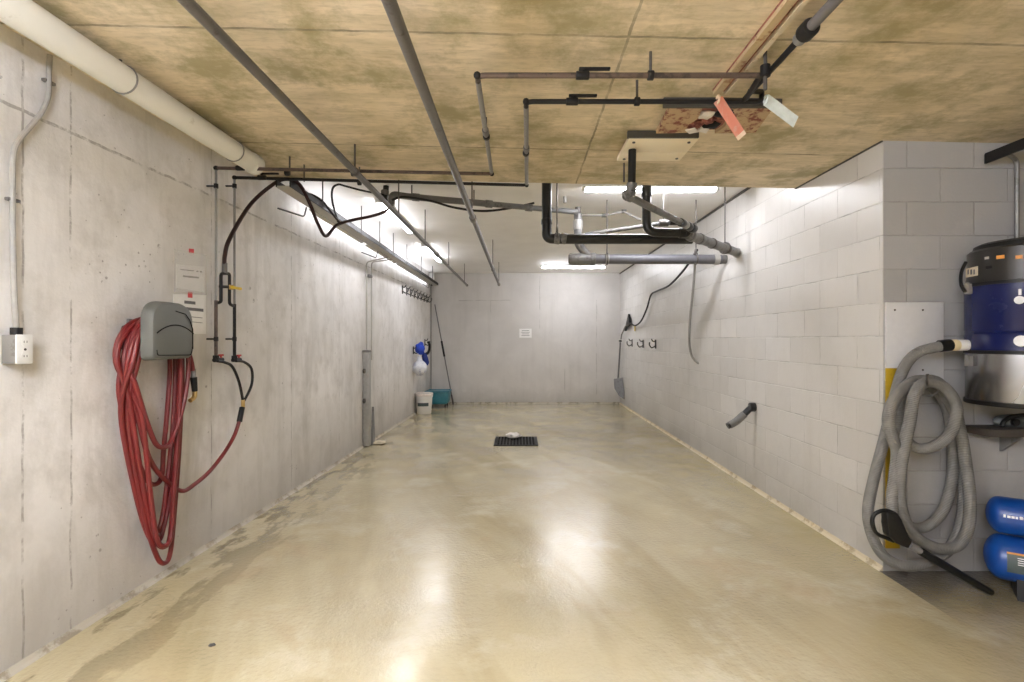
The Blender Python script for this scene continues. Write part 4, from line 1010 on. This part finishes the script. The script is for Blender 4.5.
for dx in (-3.5, -.5, 2.5): sticker('printed_line', 972+dx, 272, 1.4, 5, vr-.003, M['ink'], st)
sticker('indicator', 987, 258, 4, 2.5, vr-.007, M['pvc_light'], hd); sticker('indicator', 1000.5, 257, 8, 3.5, vr-.007, M['orange'], hd); sticker('indicator', 1019, 257, 7, 3.5, vr-.007, M['orange'], hd)
sticker('switch', 989, 267.5, 6, 3, vr-.007, M['black_plastic'], hd)
sticker('drum_emblem', 1019.5, 300, 11, 8, vr+.005, M['white_mark'], vt, 'disc'); sticker('drum_emblem', 1020, 292, 3, 6, vr+.006, M['white_mark'], vt)
sticker('drum_badge', 1021, 341, 11, 11, vr+.005, M['white_mark'], vt, 'disc')
for py in (289, 361):
    p = on_drum(970, py, vr+.008); n = (V((p.x, p.y, 0))-vc).normalized(); bm = NB(); add_box(bm, p+n*.006, (.03, .03, .055), None, .004); add_box(bm, p+n*.014+Z*.02, (.016, .016, .03), None, .003); obj('latch', bm, M['galv'], vt)
ip = V((2.425, 2.76, 1.322))
bm = NB(); add_cyl(bm, ip+X*.08, ip-X*.035, .030, seg=20, bevel=.004); obj('inlet_port', bm, M['white_plastic'], vt)
bm = NB(); add_sweep(bm, spline([W(966, 262, 2.72), W(961.5, 272, 2.72), W(961, 284, 2.72), W(965, 292, 2.72)], 6), .008, 8); obj('power_cord', bm, M['black_plastic'], vt)
bm = NB(); add_box(bm, (vc.x, AY-.02, 1.45), (.18, .04, .5), None, .006); obj('wall_bracket', bm, M['black_plastic'], vt)

# grey vacuum hose: from the inlet down into hanging coils, ending at the gun
vh = thing('vacuum_hose', 'thick grey ribbed vacuum hose hung in coils with a black gun and wand', 'hose', W(922, 565, 2.8))
hr = .0285
def S_(lst): return [W(a, b, d) for a, b, d in lst]
path = [ip+V((-.085, 0, -.001)), ip+V((-.125, .003, -.006))] + S_([(919, 352, 2.79), (907, 363, 2.83), (900, 378, 2.86), (894, 400, 2.89), (884, 440, 2.88), (874, 478, 2.85), (868, 510, 2.80), (872, 535, 2.78), (884, 556, 2.77), (905, 566, 2.77), (928, 562, 2.78),
    (950, 548, 2.80), (962, 520, 2.82), (964, 480, 2.84), (961, 440, 2.86), (954, 405, 2.86), (938, 382, 2.86), (920, 382, 2.86), (906, 398, 2.86), (901, 430, 2.86), (898, 470, 2.86), (899, 500, 2.86), (905, 522, 2.86), (922, 528, 2.86),
    (940, 515, 2.86), (950, 490, 2.86), (953, 455, 2.86), (950, 420, 2.85), (940, 395, 2.83), (924, 384, 2.80), (908, 388, 2.78), (899, 405, 2.77), (898, 420, 2.76), (903, 437, 2.75), (917, 448, 2.73),
    (932, 447, 2.72), (948, 436, 2.71), (956, 418, 2.70), (955, 402, 2.69), (945, 388, 2.68), (931, 382, 2.67), (920, 386, 2.66), (913, 400, 2.65), (910, 420, 2.65), (904, 448, 2.66), (900, 475, 2.67), (900, 500, 2.69), (906, 522, 2.71),
    (918, 538, 2.73), (938, 548, 2.74), (957, 546, 2.75), (968, 528, 2.76), (970, 500, 2.77), (966, 465, 2.78), (960, 430, 2.79), (950, 403, 2.80), (936, 385, 2.80), (920, 380, 2.78), (906, 386, 2.74), (893, 402, 2.69), (888, 420, 2.66), (892, 437, 2.66), (897, 452, 2.69),(895, 475, 2.69), (892, 500, 2.69), (893, 522, 2.69)])
bm = NB(); add_sweep(bm, spline(path, 6), hr, 14, uv=True); obj('hose', bm, M['hose_grey'], vh)
bm = NB(); add_cyl(bm, ip-X*.035, ip-X*.075, .031, seg=16, bevel=.004); obj('cream_cuff', bm, M['cream'], vh)
bm = NB(); add_sweep(bm, [ip-X*.075, ip+V((-.105, .0, -.002)), ip+V((-.13, .003, -.006))], .033, 16); obj('black_cuff', bm, M['black_plastic'], vh)
gy = 2.60
bm = NB(); G_ = lambda a, b: W(a, b, gy)
add_prism(bm, [G_(887, 512)+Y*0, G_(898, 513), G_(903, 521), G_(905, 532), G_(913, 541), G_(909, 549), G_(897, 544), G_(889, 536), G_(888, 525)], (0, .05, 0))
bmesh.ops.bevel(bm, geom=list(bm.edges), offset=.008, segments=2, profile=.5, affect='EDGES'); obj('gun_body', bm, M['black_plastic'], vh)
bm = NB(); add_sweep(bm, spline([G_(898, 515)+Y*.025, G_(888, 512)+Y*.025, G_(878, 516)+Y*.025, G_(875.5, 525)+Y*.025, G_(880, 535)+Y*.025, G_(890, 540)+Y*.025, G_(897, 543)+Y*.025], 7), .010, 10); obj('gun_handle', bm, M['black_plastic'], vh)
w0, w1, w2 = W(909, 545, gy+.02), W(920, 551, gy+.02), W(991, 594, 2.66)
w2.z = max(w2.z, .02)
bm = NB(); add_cyl(bm, w0, w1+(w2-w1)*.02, .017, seg=14); obj('silver_collar', bm, M['galv'], vh)
bm = NB(); add_cyl(bm, w1, w2, .021, .018, seg=14, bevel=.003); obj('wand', bm, M['black_plastic'], vh)
hk = thing('hose_hook', 'thin bent wire hook carrying the grey vacuum hose coils', 'hook', W(925, 378, 2.93))
bm = NB(); add_sweep(bm, fillet([V((W(928, 374, AY).x, AY+.0, W(928, 374, AY).z)), W(928, 380, 2.84), W(928, 389, 2.70), W(927, 382, 2.60), W(927, 374.5, 2.62)], .02), .006, 8); obj('hook_rod', bm, M['dark_hook'], hk)
bm = NB(); add_torus(bm, W(928, 382, 2.72), .075, .005, Y, 20, 6, 0, PI); obj('hoop', bm, M['galv'], hk)

sf = thing('shelf', 'small dark brown shelf on the alcove wall below the vacuum canister', 'shelf', (2.83, 2.86, .82))
bm = NB(); add_box(bm, (2.865, AY-.085, .835), (.56, .17, .042), None, .003); obj('shelf_board', bm, M['shelf'], sf)
bm = NB(); add_prism(bm, [(2.80, AY, .815), (2.80, AY-.14, .815), (2.80, AY, .70)], (.02, 0, 0)); obj('bracket', bm, M['galv'], sf)
tp = thing('power_tool', 'dark grey and black tool lying on the small dark shelf', 'tool', (2.80, 2.86, .857))
bm = NB(); add_blob(bm, (2.80, 2.87, .890), (.115, .045, .036), 3, .18, 11); obj('body', bm, M['tool_grey'], tp)
bm = NB(); add_sweep(bm, spline([(2.70, 2.83, .866), (2.715, 2.83, .895), (2.75, 2.83, .918), (2.80, 2.83, .927), (2.86, 2.83, .93)], 6), .012, 10); obj('handle', bm, M['black_plastic'], tp)
bm = NB(); add_cyl(bm, (2.77, 2.815, .89), (2.77, 2.84, .89), .02, seg=14); obj('knob', bm, M['black_plastic'], tp)

ac = thing('air_compressor', 'twin blue air tanks stacked with a black strap near the floor at far right', 'compressor', (2.85, 2.62, 0))
ax = V((1, -.75, 0)).normalized()
def tank(c, r, L, mat):
    prof = [(r*math.sin(a), -.02-r*.6*math.cos(a)) for a in [k/8*PI/2 for k in range(0, 9)]]
    prof += [(r*math.cos(a), L+r*.75*math.sin(a)) for a in [k/8*PI/2 for k in range(0, 9)]]
    bm = NB(); add_lathe(bm, prof, c, ax, 32); return obj('tank', bm, mat, ac)
u0 = W(1005, 515, 2.74); l0 = W(1006, 557, 2.72)
ru, rl_ = .097, .118
t1_ = tank(u0, ru, .52, M['tank_blue']); t2_ = tank(l0, rl_, .52, M['tank_blue'])
fr = ax.cross(Z).normalized()
if fr.y > 0: fr = -fr
def arcpatch(c, r, s0_, s1_, a0, a1, th=.004):
    bm = NB(); n_ = 8; vv = []
    for rr in (r-.002, r+th):
        for s_ in (s0_, s1_):
            vv.append([bm.verts.new(c+ax*s_+(fr*math.cos(a0+(a1-a0)*k/n_)+Z*math.sin(a0+(a1-a0)*k/n_))*rr) for k in range(n_+1)])
    A, B, D, E = vv
    for k in range(n_):
        bm.faces.new((D[k], D[k+1], E[k+1], E[k])); bm.faces.new((A[k], B[k], B[k+1], A[k+1]))
        bm.faces.new((A[k], A[k+1], D[k+1], D[k])); bm.faces.new((B[k], E[k], E[k+1], B[k+1]))
    bm.faces.new((A[0], D[0], E[0], B[0])); bm.faces.new((A[-1], B[-1], E[-1], D[-1]))
    return bm
for k in range(9): obj('white_lettering', arcpatch(u0, ru, -.018+k*.0155, -.018+k*.0155+(.012 if k % 3 else .009), .12, .24 if k % 4 else .27, .002), M['white_mark'], t1_)
obj('strap', arcpatch(u0, ru, .105, .13, -2.9, 2.9), M['black_plastic'], t1_)
obj('strap', arcpatch(l0, rl_, .075, .10, -2.9, 2.9), M['black_plastic'], t2_)
obj('warning_label', arcpatch(l0, rl_, -.01, .20, -.35, .55, .0015), M['label_dark'], t2_)
obj('orange_stripe', arcpatch(l0, rl_, -.01, .20, .46, .54, .0028), M['orange'], t2_)
for k in range(4): obj('printed_line', arcpatch(l0, rl_, .03, .06, .05+k*.09, .08+k*.09, .0028), M['white_mark'], t2_)
bm = NB(); q = l0+ax*.16+fr*.1-Z*.10; add_cyl(bm, q, q+fr*.05, .012, seg=10); add_cyl(bm, q+fr*.03-Z*.02, q+fr*.03+Z*.025, .008, seg=8); obj('drain_valve', bm, M['galv'], t2_)
for s_ in (.03, .45):
    p = l0+ax*s_; bm = NB(); add_prism(bm, [p+fr*.11+V((0, 0, -p.z)), p-fr*.11+V((0, 0, -p.z)), p-fr*.085+Z*(-.075), p+fr*.085+Z*(-.075)], ax*.03); obj('foot', bm, M['black_plastic'], ac)
bm = NB(); p = (u0+l0)/2+ax*.2; add_box(bm, p, (.10, .05, .05)); obj('spacer', bm, M['black_plastic'], ac)
# strut and conduit upper right
ss = thing('strut_channel', 'black steel strut hung under the ceiling at the upper right corner', 'strut', (2.70, 2.5, EYE+1.04))
bm = NB(); add_box(bm, (2.70, 2.22, EYE+1.05), (.012, 1.42, .055)); add_box(bm, (2.725, 2.22, EYE+1.078), (.055, 1.42, .010)); obj('channel', bm, M['black_iron'], ss)
for y_ in (1.7, 2.7):
    bm = NB(); add_cyl(bm, (2.725, y_, EYE+1.08), (2.725, y_, slabz(2.7)), .008, seg=8); obj('hanger_rod', bm, M['rod'], ss)
bm = NB(); cx_ = W(1017, 200, AY-.03).x; add_sweep(bm, fillet([(2.74, 2.85, EYE+1.06), (cx_, AY-.03, EYE+1.04), (cx_, AY-.03, 1.2)], .04), .012, 10)
tag(obj('conduit', bm, M['galv']), 'thin grey vertical conduit on the alcove wall behind the vacuum canister', 'conduit')
